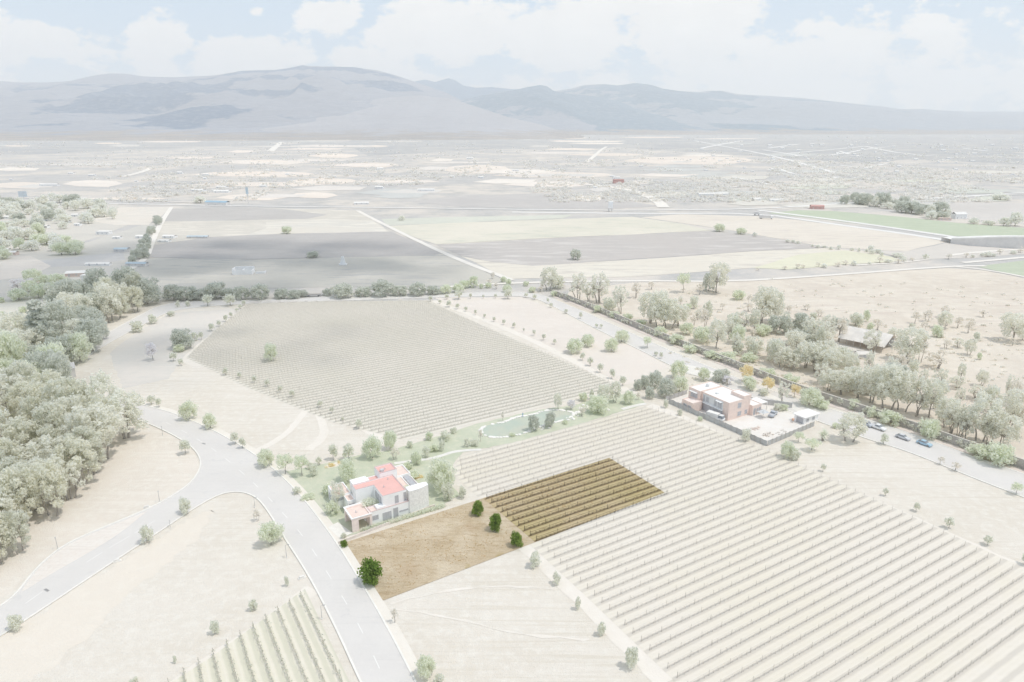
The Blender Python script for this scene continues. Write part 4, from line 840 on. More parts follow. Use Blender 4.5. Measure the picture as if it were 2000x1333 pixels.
for k, u, v, h, w, l in [('light', 40, 640, 24, 28, 'larger green shrub on the cream field'), ('light', 46, 612, 14, 18, 'round shrub on the cream field below the track'), ('dry', 22, 632, 14, 12, 'wispy shrub on the cream field'), ('light', 3, 592, 12, 14, 'shrub on the cream field at the left edge'), ('light', 4, 618, 10, 12, 'low shrub on the cream field left edge')]: tree(k, u, v, h, w, l)
belt = [('dense', 422, 585, 34, 48), ('dense', 472, 586, 27, 32), ('dense', 510, 585, 30, 40), ('dense', 550, 584, 20, 32), ('dense', 575, 584, 18, 26), ('dense', 670, 582, 28, 48), ('dense', 747, 579, 32, 46), ('dense', 817, 578, 26, 38), ('dense', 710, 580, 20, 34), ('dense', 365, 587, 28, 44), ('dense', 392, 586, 22, 34), ('dense', 340, 586, 30, 40), ('dense', 782, 578, 20, 34), ('dense', 640, 578, 14, 22), ('dense', 590, 580, 14, 24), ('dense', 448, 584, 20, 28), ('dense', 845, 576, 18, 28), ('broad', 870, 574, 18, 26), ('broad', 895, 572, 18, 26)]
for k, u, v, h, w in belt: tree(k, u, v, h, w, 'dark round tree in the belt behind the upper road above the vineyard', 'dark tree belt behind the upper road')
pl = [('light', 907, 564, 17, 23, 'grey green bush at the corner of the diagonal dirt road'), ('light', 925, 562, 23, 22, 'yellowish tree at the corner of the diagonal dirt road'), ('broad', 990, 572, 16, 20, 'round tree left of the sandy yard'), ('broad', 1040, 572, 12, 18, 'low tree before the sandy yard'), ('broad', 560, 457, 15, 21, 'lone round tree on the edge of the dark ploughed field'), ('dense', 611, 504, 13, 26, 'low wide tree at the lower edge of the dark ploughed field'), ('far', 785, 431, 10, 14, 'tiny lone tree by the far green field'),
      ('far', 392, 397, 14, 30, 'tree beside the blue roofed building'), ('dense', 1124, 508, 21, 23, 'lone dark tree in the right ploughed field'), ('broad', 1405, 453, 16, 24, 'larger of two trees at the corner of the right ploughed field'), ('broad', 1446, 458, 13, 21, 'smaller of two trees at the corner of the right ploughed field'), ('far', 1474, 462, 8, 11, 'bush right of the two field corner trees'), ('far', 1699, 492, 13, 13, 'slim tree on the hedge of the yellow green field'), ('far', 1751, 502, 9, 24, 'low bushes at the end of the yellow green field hedge')]
for k, u, v, h, w, l in pl: tree(k, u, v, h, w, l)
scatter([(-20, 400), (120, 396), (232, 412), (222, 436), (110, 450), (-20, 455)], 34, ['far', 'far', 'dense'], (16, 26), (20, 32), 'dark tree among the white roofs of the left village', 'trees of the left village', 11, 9)
scatter([(-20, 462), (80, 455), (110, 470), (150, 480), (175, 495), (130, 500), (-20, 510)], 20, ['far', 'broad'], (18, 30), (26, 38), 'pale green tree at the near side of the left village', 'near trees of the left village', 14, 10)
scatter([(285, 470), (300, 435), (312, 432), (306, 470), (292, 500), (275, 515), (245, 520), (262, 500)], 14, ['dense'], (14, 24), (14, 22), 'dark tree in the row beside the dirt road at the left field', 'trees beside the left dirt road', 7, 11)
scatter([(20, 572), (60, 545), (120, 560), (210, 572), (210, 585), (20, 588)], 15, ['broad', 'light'], (20, 32), (28, 40), 'green bush along the lower fence of the farm on the left', 'bushes of the left farm', 13, 12)
tree('jacaranda', 36, 568, 22, 30, 'lilac blooming tree by the pink farm wall, left one'); tree('jacaranda', 58, 562, 18, 24, 'lilac blooming tree by the pink farm wall, right one')
scatter([(1600, 416), (1640, 400), (1720, 408), (1800, 424), (1850, 430), (1840, 422), (1760, 402), (1660, 392)], 22, ['far', 'dense'], (14, 26), (18, 32), 'grey green tree on the far side of the long green crop field', 'trees beyond the green crop field', 10, 13)
for u, v, h, w, l in [(1818, 429, 18, 21, 'round tree by the white roofed farm'), (1852, 425, 17, 12, 'pointed tree beside the white roofed farm'), (1953, 391, 14, 38, 'clump on the far track at the right'), (1982, 442, 28, 27, 'tree at the right edge beyond the green crop'), (1902, 438, 13, 24, 'low tree right of the white roofed farm'), (1960, 442, 18, 20, 'second tree near the right edge beyond the green crop'), (1930, 440, 10, 24, 'low bush between farm and right edge')]: tree('far', u, v, h, w, l)
scatter([(1560, 477), (1640, 488), (1700, 492), (1770, 504), (1764, 508), (1690, 496), (1600, 486), (1480, 464)], 16, ['far'], (5, 10), (7, 14), 'small bush on the hedge line of the right ploughed field', 'hedge bushes of the right ploughed field', 9, 14)
scatter([(1440, 532), (1600, 520), (1760, 510), (1900, 500), (2010, 490), (2010, 497), (1800, 512), (1600, 525)], 26, ['far', 'dry'], (6, 10), (8, 16), 'low thorn bush on the stone hedge right of the fields', 'thorn bushes of the right stone hedge', 11, 15)
scatter([(960, 545), (1040, 556), (1250, 552), (1250, 560), (1050, 572), (900, 575)], 12, ['dry', 'light'], (8, 14), (10, 18), 'scrubby bush by the sandy yard behind the upper road', 'bushes by the sandy yard', 10, 16)
# ------------------------------------------------------------------ garden lawn, pond, white house
M_lawn = m_ground('lawn', [(214, 219, 201), (205, 213, 193), (226, 226, 209), (197, 205, 187)], .08, .45, None, .4, 190, fine=.9)
sheet('lawn', rough_poly([(542, 924), (600, 914), (690, 892), (762, 880), (860, 852), (940, 826), (1050, 802), (1130, 790), (1180, 772), (1240, 770), (1262, 790), (1230, 800), (1100, 838), (1000, 866), (905, 884), (890, 900), (868, 935), (900, 968), (846, 992), (668, 1052), (625, 1010), (585, 965)], 2, .35), .08, M_lawn)
ribbon('garden_path', pxline([(770, 906), (800, 902), (840, 897), (862, 891), (885, 883), (915, 880), (940, 879)], 2), 1.5, .11, m_plain('garden_path', (244, 243, 241), .95, 0, .03, .6, 190))
ribbon('garden_path', pxline([(1215, 800), (1240, 793), (1262, 789)], 2), 1.8, .11, m_plain('garden_path', (244, 243, 241)))
pond = [(938, 842), (944, 834), (965, 829), (985, 826), (1002, 818), (1020, 814), (1042, 811), (1060, 804), (1085, 801), (1110, 804), (1122, 808), (1118, 815), (1102, 822), (1075, 828), (1050, 836), (1024, 848), (1000, 853), (975, 856), (948, 854)]
pl_ = pxline(pond + [pond[0]], 2)
t = NT('pond_water'); pp = t.pos(); c_ = t.mix(t.ramp(t.noise(pp, .12, 4, .6), .35, .62), alb((206, 213, 200), 200), alb((198, 210, 200), 200)); M_pond = t.done(t.mix(t.math('MULTIPLY', t.ramp(t.noise(pp, .05, 3, .6), .5, .7), .6), c_, alb((218, 214, 200), 200)), .6, .05, t.bump(t.noise(pp, 3, 3, .6), .1, .05))
sheet('pond_water', pl_, .13, M_pond)
M_rim = m_plain('pond_rim_stone', (255, 254, 252), .95, .05, .06, 1.2, 200)
rim = MB()
rr_ = random.Random(4); q_ = resample(pl_, .8)
for i, p in enumerate(q_):
    if rr_.random() < .15: continue
    s = rr_.uniform(.4, .85); rim.prism([(p.x + math.cos(a + rr_.uniform(-.2, .2)) * s, p.y + math.sin(a + rr_.uniform(-.2, .2)) * s) for a in (0, 1.05, 2.1, 3.14, 4.2, 5.2)], .05, .15 + rr_.uniform(.05, .25))
o = rim.build('pond_rim', M_rim); tag(o, 'rim of pale flat stones laid round the garden pond', 'pond rim')
rock_mesh = []
for sd in range(4):
    bm = bmesh.new(); bmesh.ops.create_icosphere(bm, subdivisions=2, radius=1.0); r_ = random.Random(sd)
    ax = [Vector((r_.gauss(0, 1), r_.gauss(0, 1), r_.gauss(0, 1))).normalized() for _ in range(7)]
    for v in bm.verts:
        for a in ax:
            k = v.co.dot(a) - .62
            if k > 0: v.co -= a * k * .85
        v.co.z *= .7
    m_ = bpy.data.meshes.new('rock'); bm.to_mesh(m_); bm.free(); m_.materials.append(M_rim); rock_mesh.append(m_)
for i in range(34):
    u, v = [(1126, 806), (1138, 800), (1112, 818), (1142, 794), (1124, 812), (1182, 803), (1078, 834), (1060, 838)][i % 8]
    p = G(u + rr_.uniform(-8, 8), v + rr_.uniform(-4, 4)); o = link('rock', rock_mesh[i % 4], None, (p.x, p.y, .15), rr_.uniform(0, 6)); k = rr_.uniform(.3, .85); o.scale = (k * rr_.uniform(.8, 1.4), k, k)
    tag(o, 'pale boulder heaped with others at the right end of the garden pond', 'rock', 'boulders of the garden pond')
M_yel = m_leaf('flower_yellow', [(250, 244, 215), (250, 242, 205), (248, 240, 210)], .62, 200)
def flowerbed(u, v, w, d, label):
    p = G(u, v); r_ = np.random.RandomState(int(u)); V = leaf_cards([((r_.uniform(-w / 2, w / 2), r_.uniform(-d / 2, d / 2), .35), .55, .35) for _ in range(14)], 500, .16, r_)
    t = thing('flower_bed', label, 'flower bed', p, ROWA); link('blossom', quads_mesh('blossom', V, M_yel), t); b = MB(); b.prism([(math.cos(a) * w * .6, math.sin(a) * d * .8) for a in np.linspace(0, 6, 12)], .0, .1); b.build('soil', M_track, t)
flowerbed(652, 909, 5, 1.8, 'bed of yellow flowers on the back of the garden lawn'); flowerbed(815, 934, 2.6, 1.4, 'yellow flowers behind the right wing of the white house')
M_white = m_plain('white_plaster', (.93, .925, .92), .85, .1, .02, .5, raw=True)
M_stone = m_plain('pale_stone_cladding', (.86, .85, .82), .9, .1, .06, 2.2, raw=True)
M_red = m_plain('red_roof_coat', (247, 203, 198), .9, .1, .02, .4, 190)
M_redp = m_plain('red_parapet', (226, 206, 206), .9, .1, .03, .6, 190)
M_pink = m_plain('pink_tile_roof', (250, 231, 224), .9, .1, .04, 1.5, 190)
M_terra = m_plain('terracotta_plaster', (.88, .77, .72), .9, .1, .04, .8, raw=True)
M_glass = m_plain('window_glass', (.50, .50, .52), .3, .4, .06, 1, raw=True)
M_open = m_plain('dark_opening', (.56, .56, .58), .9, .1, .05, 1, raw=True)
M_frame = m_plain('window_frame', (.62, .62, .63), .6, .3, .02, 1, raw=True)
M_wroof = m_plain('white_roof', (254, 254, 254), .9, .1, .012, .3, 240)
def block(parent, name, x0, y0, x1, y1, h, wall, roof=None, par=.35, th=.25, z0=0.0, rname='roof', cap=None):
    b = MB(); b.box(x0, y0, z0, x1, y1, h - par)
    for q in ((x0, y0, x1, y0 + th), (x0, y1 - th, x1, y1), (x0, y0 + th, x0 + th, y1 - th), (x1 - th, y0 + th, x1, y1 - th)): b.box(q[0], q[1], h - par, q[2], q[3], h)
    w = b.build(name, wall, parent)
    if roof:
        r = MB(); r.box(x0 + th, y0 + th, h - par + .003, x1 - th, y1 - th, h - par + .03); r.build(rname, roof, parent)
    if cap:
        r = MB(); e = .04
        for q in ((x0 - e, y0 - e, x1 + e, y0 + th), (x0 - e, y1 - th, x1 + e, y1 + e), (x0 - e, y0 + th, x0 + th, y1 - th), (x1 - th, y0 + th, x1 + e, y1 - th)): r.box(q[0], q[1], h + .002, q[2], q[3], h + .07)
        r.build('coping', cap, parent)
    return w
def window(parent, side, a0, a1, z0, z1, at, glass=None, name='window', mull=1, frame=True):
    """side 'y': on a wall at y = at facing -y, spanning x a0..a1; side 'x': on a wall at x = at facing -x; 'X' facing +x"""
    b = MB(); e = .035; sg = -1 if side in 'yx' else 1
    def bx(b, p0, p1, q0, q1, d0, d1):
        if side in 'y': b.box(p0, at + sg * d1, q0, p1, at + sg * d0, q1)
        else: b.box(at + min(sg * d0, sg * d1), p0, q0, at + max(sg * d0, sg * d1), p1, q1)
    bx(b, a0, a1, z0, z1, .0, e); w = b.build(name, glass or M_glass, parent)
    if frame:
        f = MB(); t = .09
        bx(f, a0 - t, a1 + t, z1, z1 + t, 0, .08); bx(f, a0 - t, a1 + t, z0 - t, z0, 0, .1); bx(f, a0 - t, a0, z0, z1, 0, .08); bx(f, a1, a1 + t, z0, z1, 0, .08)
        for k in range(1, mull + 1):
            if mull and name != 'door':
                x = a0 + (a1 - a0) * k / (mull + 1); bx(f, x - .03, x + .03, z0, z1, e + .002, .07)
        f.build('frame', M_frame, w)
    return w
O1 = G(689.5, 1041.6)
hs = thing('white_house', 'white flat roofed house with red roofs and pink carport beside the brown lot', 'house', O1, ROWA)
# carport: terracotta pier and beams round an open bay
b = MB(); b.box(0, 0, 0, 1.7, .5, 3.3); b.box(4.75, 0, 0, 5.25, .5, 3.3); b.box(0, 6.0, 0, .5, 6.5, 3.3); b.box(0, 0, 3.302, 5.25, .5, 4.0); b.box(0, .5, 3.302, .4, 6.5, 4.0); b.box(4.85, .5, 0, 5.25, 6.5, 4.0); b.box(.4, 6.1, 0, 4.85, 6.5, 4.0); b.build('carport', M_terra, hs)
b = MB(); b.box(.4, .5, 3.5, 4.85, 6.1, 3.7); b.build('roof', M_pink, hs)
b = MB()
for q in ((-.15, -.15, 5.4, .12), (-.15, .12, .12, 6.65), (.12, 6.4, 4.4, 6.65)): b.box(q[0], q[1], 4.003, q[2], q[3], 4.22)
b.build('coping', M_white, hs)
b = MB(); b.box(.5, .6, .02, 4.8, 6.0, .03); b.build('carport_floor', m_plain('carport_floor', (226, 226, 228)), hs)
block(hs, 'wall', 5.26, .75, 16.0, 3.6, 4.05, M_white, M_pink, .35, .22, cap=M_redp)      # ground floor front with roof terrace
block(hs, 'wall', 4.55, 3.605, 9.0, 8.25, 3.3, M_white, None, .5, .2)                       # planted roof court
b = MB(); b.box(7.2, 1.3, 3.72, 9.6, 3.3, 4.4); b.build('skylight_box', M_white, hs)
LP = [(9.01, 1.5), (15.7, 1.5), (15.7, 11.4), (4.0, 11.4), (4.0, 8.3), (9.01, 8.3)]; LI = [(9.21, 1.7), (15.5, 1.7), (15.5, 11.2), (4.2, 11.2), (4.2, 8.5), (9.21, 8.5)]
b = MB(); b.prism(LP, 0, 6.95)
for i in range(6): j = (i + 1) % 6; b.prism([LP[i], LP[j], LI[j], LI[i]], 6.952, 7.22)
b.build('wall', M_white, hs); b = MB(); b.prism(LI, 6.955, 6.985); b.build('roof', M_red, hs); b = MB()
for i in range(6): j = (i + 1) % 6; b.prism([LP[i], LP[j], LI[j], LI[i]], 7.223, 7.27)
b.build('coping', M_redp, hs)
block(hs, 'wall', 12.0, 11.41, 17.0, 15.8, 8.5, M_white, M_red, .25, .2, cap=M_redp)
block(hs, 'wall', 4.5, 11.42, 9.0, 15.0, 6.9, M_white, M_white, .2, .2); block(hs, 'wall', 9.01, 11.42, 11.98, 14.0, 6.9, M_white, M_red, .25, .2)
block(hs, 'wall', -.3, 13.2, 4.1, 20.0, 4.1, M_white, M_pink, .4, .22); block(hs, 'wall', 1.9, 9.2, 3.99, 12.9, 4.0, M_white, M_pink, .3, .2)
block(hs, 'wall', 15.71, 3.0, 19.5, 14.8, 4.0, M_white, M_pink, .4, .22); block(hs, 'wall', 17.01, 14.9, 22.4, 21.0, 4.2, M_white, M_pink, .45, .22); block(hs, 'wall', 19.51, 3.0, 22.2, 14.8, 3.6, M_white, M_pink, .3, .2)
b = MB(); b.box(19.9, 7.4, 3.65, 21.6, 14.6, 3.8)
b.build('solar_panel', M_glass, hs)
b = MB()                                                    # tall curved stone wall at the right end
arc = [(16.0 + 5.9 * k / 8, .35 - .45 * math.sin(k / 8 * math.pi * .9) + .12 * k / 8 * 8) for k in range(9)]
b.prism(arc + [(21.9, 2.6), (21.2, 2.95), (16.0, 2.95)], 0, 7.05); b.build('stone_wall', M_stone, hs)
b = MB(); b.prism([(p[0], p[1] - .05) for p in arc] + [(21.95, 2.65), (21.2, 3.0), (16.0, 3.0)], 7.053, 7.2); b.build('coping', M_white, hs)
b = MB(); b.box(5.3, .7, 4.053, 15.9, .72, 4.1); b.build('parapet_trim', M_redp, hs)
window(hs, 'y', 5.7, 7.2, 1.5, 2.7, .75); window(hs, 'y', 8.5, 10.8, .05, 2.7, .75, M_open, 'garage_door', 3); window(hs, 'y', 11.5, 12.7, .05, 3.2, .75, M_glass, 'door', 0); window(hs, 'y', 13.2, 15.6, 1.6, 1.95, .75, mull=2)
window(hs, 'y', 12.4, 13.3, 4.2, 6.3, 1.5, M_glass, 'door', 0); window(hs, 'y', 14.9, 15.5, 4.2, 6.6, 1.5, mull=0)
for y0 in (2.6, 4.3, 6.0): window(hs, 'x', y0, y0 + 1.1, 4.4, 6.3, 9.01, mull=1)
window(hs, 'x', 14.0, 16.2, .8, 2.6, -.3); window(hs, 'x', 17.5, 19, .8, 2.6, -.3); window(hs, 'y', 2.3, 3.7, 1.0, 3.0, 9.2); window(hs, 'y', .3, 3.5, 2.6, 3.3, 13.2)
for (x, y, z) in ((11.0, 6.0, 6.99), (13.5, 9.5, 6.99), (14.0, 13.2, 8.28), (2.0, 3.0, 3.71)):
    b = MB(); b.tube([(x, y, z), (x, y, z + .7)], .09, 7); b.tube([(x + .35, y, z), (x + .35, y, z + .45)], .07, 7); b.build('vent_pipe', M_frame, hs)
b = MB(); b.box(12.6, 12.2, 8.285, 13.6, 13.0, 8.95); b.build('air_conditioner', M_frame, hs)
V = leaf_cards([((5.2 + 3.4 * rr_.random(), 4.2 + 3.4 * rr_.random(), 3.5 + rr_.random() * .7), .95, .8) for _ in range(18)], 1700, .22, np.random.RandomState(3)); link('roof_garden', quads_mesh('roof_garden', V, m_leaf('leaf_court', [(208, 214, 204), (202, 208, 198), (194, 200, 190)], .62, 190)), hs)
V = leaf_cards([((16.3 + 2.8 * rr_.random(), 3.6 + 5 * rr_.random(), 4.0), .5, .35) for _ in range(10)], 500, .18, np.random.RandomState(5)); link('terrace_plants', quads_mesh('terrace_plants', V, L_broad), hs)
# clipped hedge and low white wall between house and lot
V = leaf_cards([((x, -.55 + .05 * math.sin(x), .45), .62, .55) for x in np.arange(2.6, 26, .45)], 4200, .17, np.random.RandomState(8), shell=.7)
h_ = link('hedge', quads_mesh('hedge', V, m_leaf('leaf_hedge', [(207, 213, 201), (201, 208, 195), (194, 201, 189)], .64, 190)), None, O1, ROWA); tag(h_, 'long clipped green hedge between the white house and the brown lot', 'hedge')
ga, gb = G(662, 1064), G(850, 990.5); b = MB(); Lg = (gb - ga).length; b.box(0, -.12, 0, Lg, .12, .75); w_ = b.build('garden_wall', m_plain('wall_plaster', (246, 238, 232), dist=190), None, ga + NV * .25, math.atan2((gb - ga).y, (gb - ga).x)); tag(w_, 'low pale garden wall along the edge of the brown lot', 'wall')
sheet('driveway', [G(640, 1031), G(660, 1021), G(689, 1042), G(664, 1053)], .12, m_plain('driveway_concrete', (249, 248, 244), .95, 0, .03, .6, 180))
# ------------------------------------------------------------------ brick house and building site
O2 = G(1421, 823); B2 = thing('brick_house', 'salmon brick two storey house with white flat roof on the fenced site', 'house', O2, ROWA)
M_brick = m_plain('salmon_brick', (.84, .69, .62), .92, .1, .04, 1.2, raw=True); M_grey = m_plain('grey_render', (.76, .76, .755), .9, .1, .04, .8, raw=True); M_aw = m_plain('awning_white', (.85, .85, .85), .8, .1, .02, 1, raw=True)
block(B2, 'wall', 0, 0, 11.0, 13.0, 6.9, M_brick, M_wroof, .25, .22); block(B2, 'wall', -.9, 13.01, 10.5, 18.6, 7.1, M_brick, M_wroof, .22, .22); block(B2, 'roof_room', 7.5, .003, 11.3, 6.0, 7.9, M_brick, M_wroof, .2, .2, z0=6.66)
block(B2, 'wall', 11.01, -1.4, 15.6, 5.0, 3.9, M_brick, M_wroof, .25, .2); block(B2, 'wall', -5.6, 11.6, -.91, 17.0, 3.8, M_brick, M_terra, .3, .22)
b = MB(); b.box(15.7, -.6, 3.2, 20.0, 4.6, 3.4)
for q in ((15.8, -.5), (19.8, -.5), (19.8, 4.4)): b.box(q[0] - .1, q[1] - .1, 0, q[0] + .1, q[1] + .1, 3.2)
b.build('porch', M_wroof, B2)
b = MB(); b.box(-.06, 2.6, 3.4, 0, 12.2, 6.4); b.build('render_panel', M_grey, B2); b = MB(); b.box(-.05, 2.6, .05, 0, 12.2, 3.1); b.build('ground_recess', M_open, B2)
b = MB(); b.box(-.75, 2.4, 3.12, 0, 12.4, 3.36); b.build('balcony_slab', M_aw, B2)
for (y0, y1) in ((3.2, 5.0), (5.6, 6.6)): window(B2, 'x', y0, y1, 3.7, 5.9, -.06)
window(B2, 'x', 9.4, 10.6, 3.9, 5.7, -.06); window(B2, 'x', 11.2, 12.0, 3.7, 6.0, -.06); window(B2, 'x', 14.2, 17.4, 3.9, 5.9, -.9); window(B2, 'x', 12.4, 13.8, .05, 2.4, -5.6, name='door'); window(B2, 'x', 14.6, 16.2, .8, 2.4, -5.6)
b = MB(); b.box(-1.0, 3.0, 6.02, -.06, 5.6, 6.14); b.build('awning', M_aw, B2); b = MB(); b.box(-1.9, 14.0, 6.02, -.9, 17.6, 6.14); b.build('awning', M_aw, B2)
window(B2, 'y', 4.6, 6.2, 4.0, 5.8, 0); window(B2, 'y', 4.9, 6.6, .9, 2.4, 0); window(B2, 'y', 8.6, 9.7, .9, 2.4, 0, mull=1)
window(B2, 'y', 11.6, 12.5, .3, 2.7, -1.4, name='door', mull=0); window(B2, 'y', 13.2, 14.0, .9, 2.5, -1.4); window(B2, 'y', 14.5, 15.2, .3, 2.7, -1.4, mull=0)
b = MB(); b.box(3, 8.5, 6.69, 4.0, 9.4, 7.1); b.build('roof_vent', M_grey, B2)
b = MB(); b.tube([(5.5, 15.5, 6.92), (5.5, 15.5, 7.9), (5.5, 15.5, 8.1)], [.6, .6, .25], 14); b.build('water_tank', M_grey, B2)
loc2 = lambda x, y, z=0: O2 + DV * x + NV * y + Vector((0, 0, z))
M_yard = m_ground('yard_ground', [(248, 247, 246), (243, 240, 236), (240, 233, 227), (251, 250, 249)], .12, .6, None, .3, 240, fine=.5)
sheet('yard', [loc2(-5.8, 23), loc2(-3.6, -20), loc2(22, -18), loc2(28, -10), loc2(27, 5), loc2(10, 26), loc2(-5, 26)], .10, M_yard)
M_cloth = m_plain('dark_cloth', (204, 206, 208), .95, .05, .05, .7, 240)
def cloth_fence(label, pts, h=2.0):
    t = thing('cloth_fence', label, 'fence', pts[0]); p0 = pts[0]; b = MB(); pb = MB()
    for a, c in zip(pts, pts[1:]):
        n = max(1, int((c - a).length / 2.4))
        d = (c - a).normalized(); nn = Vector((-d.y, d.x, 0))
        for k in range(n):
            q0, q1 = a.lerp(c, k / n) - p0, a.lerp(c, (k + 1) / n) - p0; off = nn * .02
            s = .10 * math.sin(k * 1.7)
            b.face([q0 + off, q1 + off, q1 + off + Vector((0, 0, h - .05)), (q0 + q1) / 2 + off + Vector((0, 0, h - .12 - abs(s))), q0 + off + Vector((0, 0, h - .05))])
            o = MB(); o.box(q0.x - .05, q0.y - .05, 0, q0.x + .05, q0.y + .05, h + .1); o.build('post', M_postw, t)
    b.build('cloth', M_cloth, t); return t
cloth_fence('long dark cloth fence between the large vineyard and the brick house', [loc2(-6.4, 23), loc2(-4.4, -20.5)]); cloth_fence('short dark cloth fence on the right side of the building site', [loc2(-4.2, -20.6), loc2(22.5, -18.6)])
cloth_fence('dark cloth fence behind the left end of the brick house', [loc2(-6.2, 25), loc2(6, 26)])
b = MB(); b.box(0, -.1, 0, 30, .1, 2.2); w_ = b.build('yard_wall', m_plain('yard_wall', (214, 214, 215), dist=240), None, loc2(11, 19.5), ROWA + R(-52)); tag(w_, 'grey yard wall between the building site and the upper road', 'wall')
# site hut
st = thing('site_hut', 'small white site hut with flat roof in the yard corner', 'hut', loc2(20.6, -16.0), ROWA); b = MB(); b.box(0, 0, 0, 7.4, 4.2, 2.6); b.build('wall', M_white, st); b = MB(); b.box(-.5, -.5, 2.603, 7.9, 4.7, 2.8); b.build('roof', M_wroof, st)
window(st, 'x', .6, 3.2, .1, 2.1, 0, M_glass, 'door', 1); window(st, 'y', 1.0, 2.2, .9, 1.9, 0); window(st, 'y', 4.2, 5.4, .9, 1.9, 0)
# things standing in the yard
b = MB(); M_tarp = m_plain('grey_tarp', (218, 223, 228), .8, .2, .05, 1, 240)
tp = thing('shade_tarp', 'grey tarpaulin shade on poles in the yard before the brick house', 'tarpaulin', loc2(11.5, -5.6), ROWA)
b.face([(0, 0, 2.3), (3.4, -.2, 2.1), (3.6, 2.6, 2.4), (1.6, 1.5, 2.0)]); b.face([(0, 0, 2.3), (1.6, 1.5, 2.0), (3.6, 2.6, 2.4), (.1, 2.8, 2.2)]); b.build('tarp', M_tarp, tp)
for q in ((0, 0), (3.4, -.2), (3.6, 2.6), (.1, 2.8)): b = MB(); b.tube([(q[0], q[1], 0), (q[0], q[1], 2.25)], .05, 5); b.build('pole', M_postw, tp)
def pile(u, v, n, w, col, label, cat, name, grp=None, hh=.5):
    p = G(u, v); t = thing(name, label, cat, p, ROWA, grp); r_ = random.Random(int(u * 7 + v)); b = MB()
    for _ in range(n):
        x, y = r_.uniform(-w, w), r_.uniform(-w * .5, w * .5); s = r_.uniform(.2, .5); z = r_.uniform(0, hh * .5)
        b.prism([(x - s, y - s * .6), (x + s, y - s * .5), (x + s * .9, y + s * .6), (x - s * .8, y + s * .5)], z, z + r_.uniform(.15, hh))
    b.build('load', m_plain(name + str(u), col, dist=240), t); b = MB(); b.box(-w, -w * .5, 0, w, w * .5, .06); b.build('pallet', M_postw, t)
pile(1500, 850, 14, 2.2, (238, 232, 226), 'stack of pale bricks in the yard behind the right cloth fence', 'brick stack', 'brick_stack'); pile(1525, 846, 12, 2.4, (232, 229, 225), 'stack of planks in the yard behind the right cloth fence', 'plank stack', 'plank_stack', hh=.25)
pile(1476, 838, 16, 1.8, (239, 226, 219), 'low heap of reddish rubble in the middle of the yard', 'rubble heap', 'rubble_heap', hh=.35); pile(1395, 818, 14, 1.6, (248, 248, 248), 'white building material heaped along the left front of the brick house', 'material heap', 'material_heap', hh=.6); pile(1380, 808, 9, 1.2, (236, 236, 237), 'grey material heaped at the far left front of the brick house', 'material heap', 'material_heap', hh=.5)
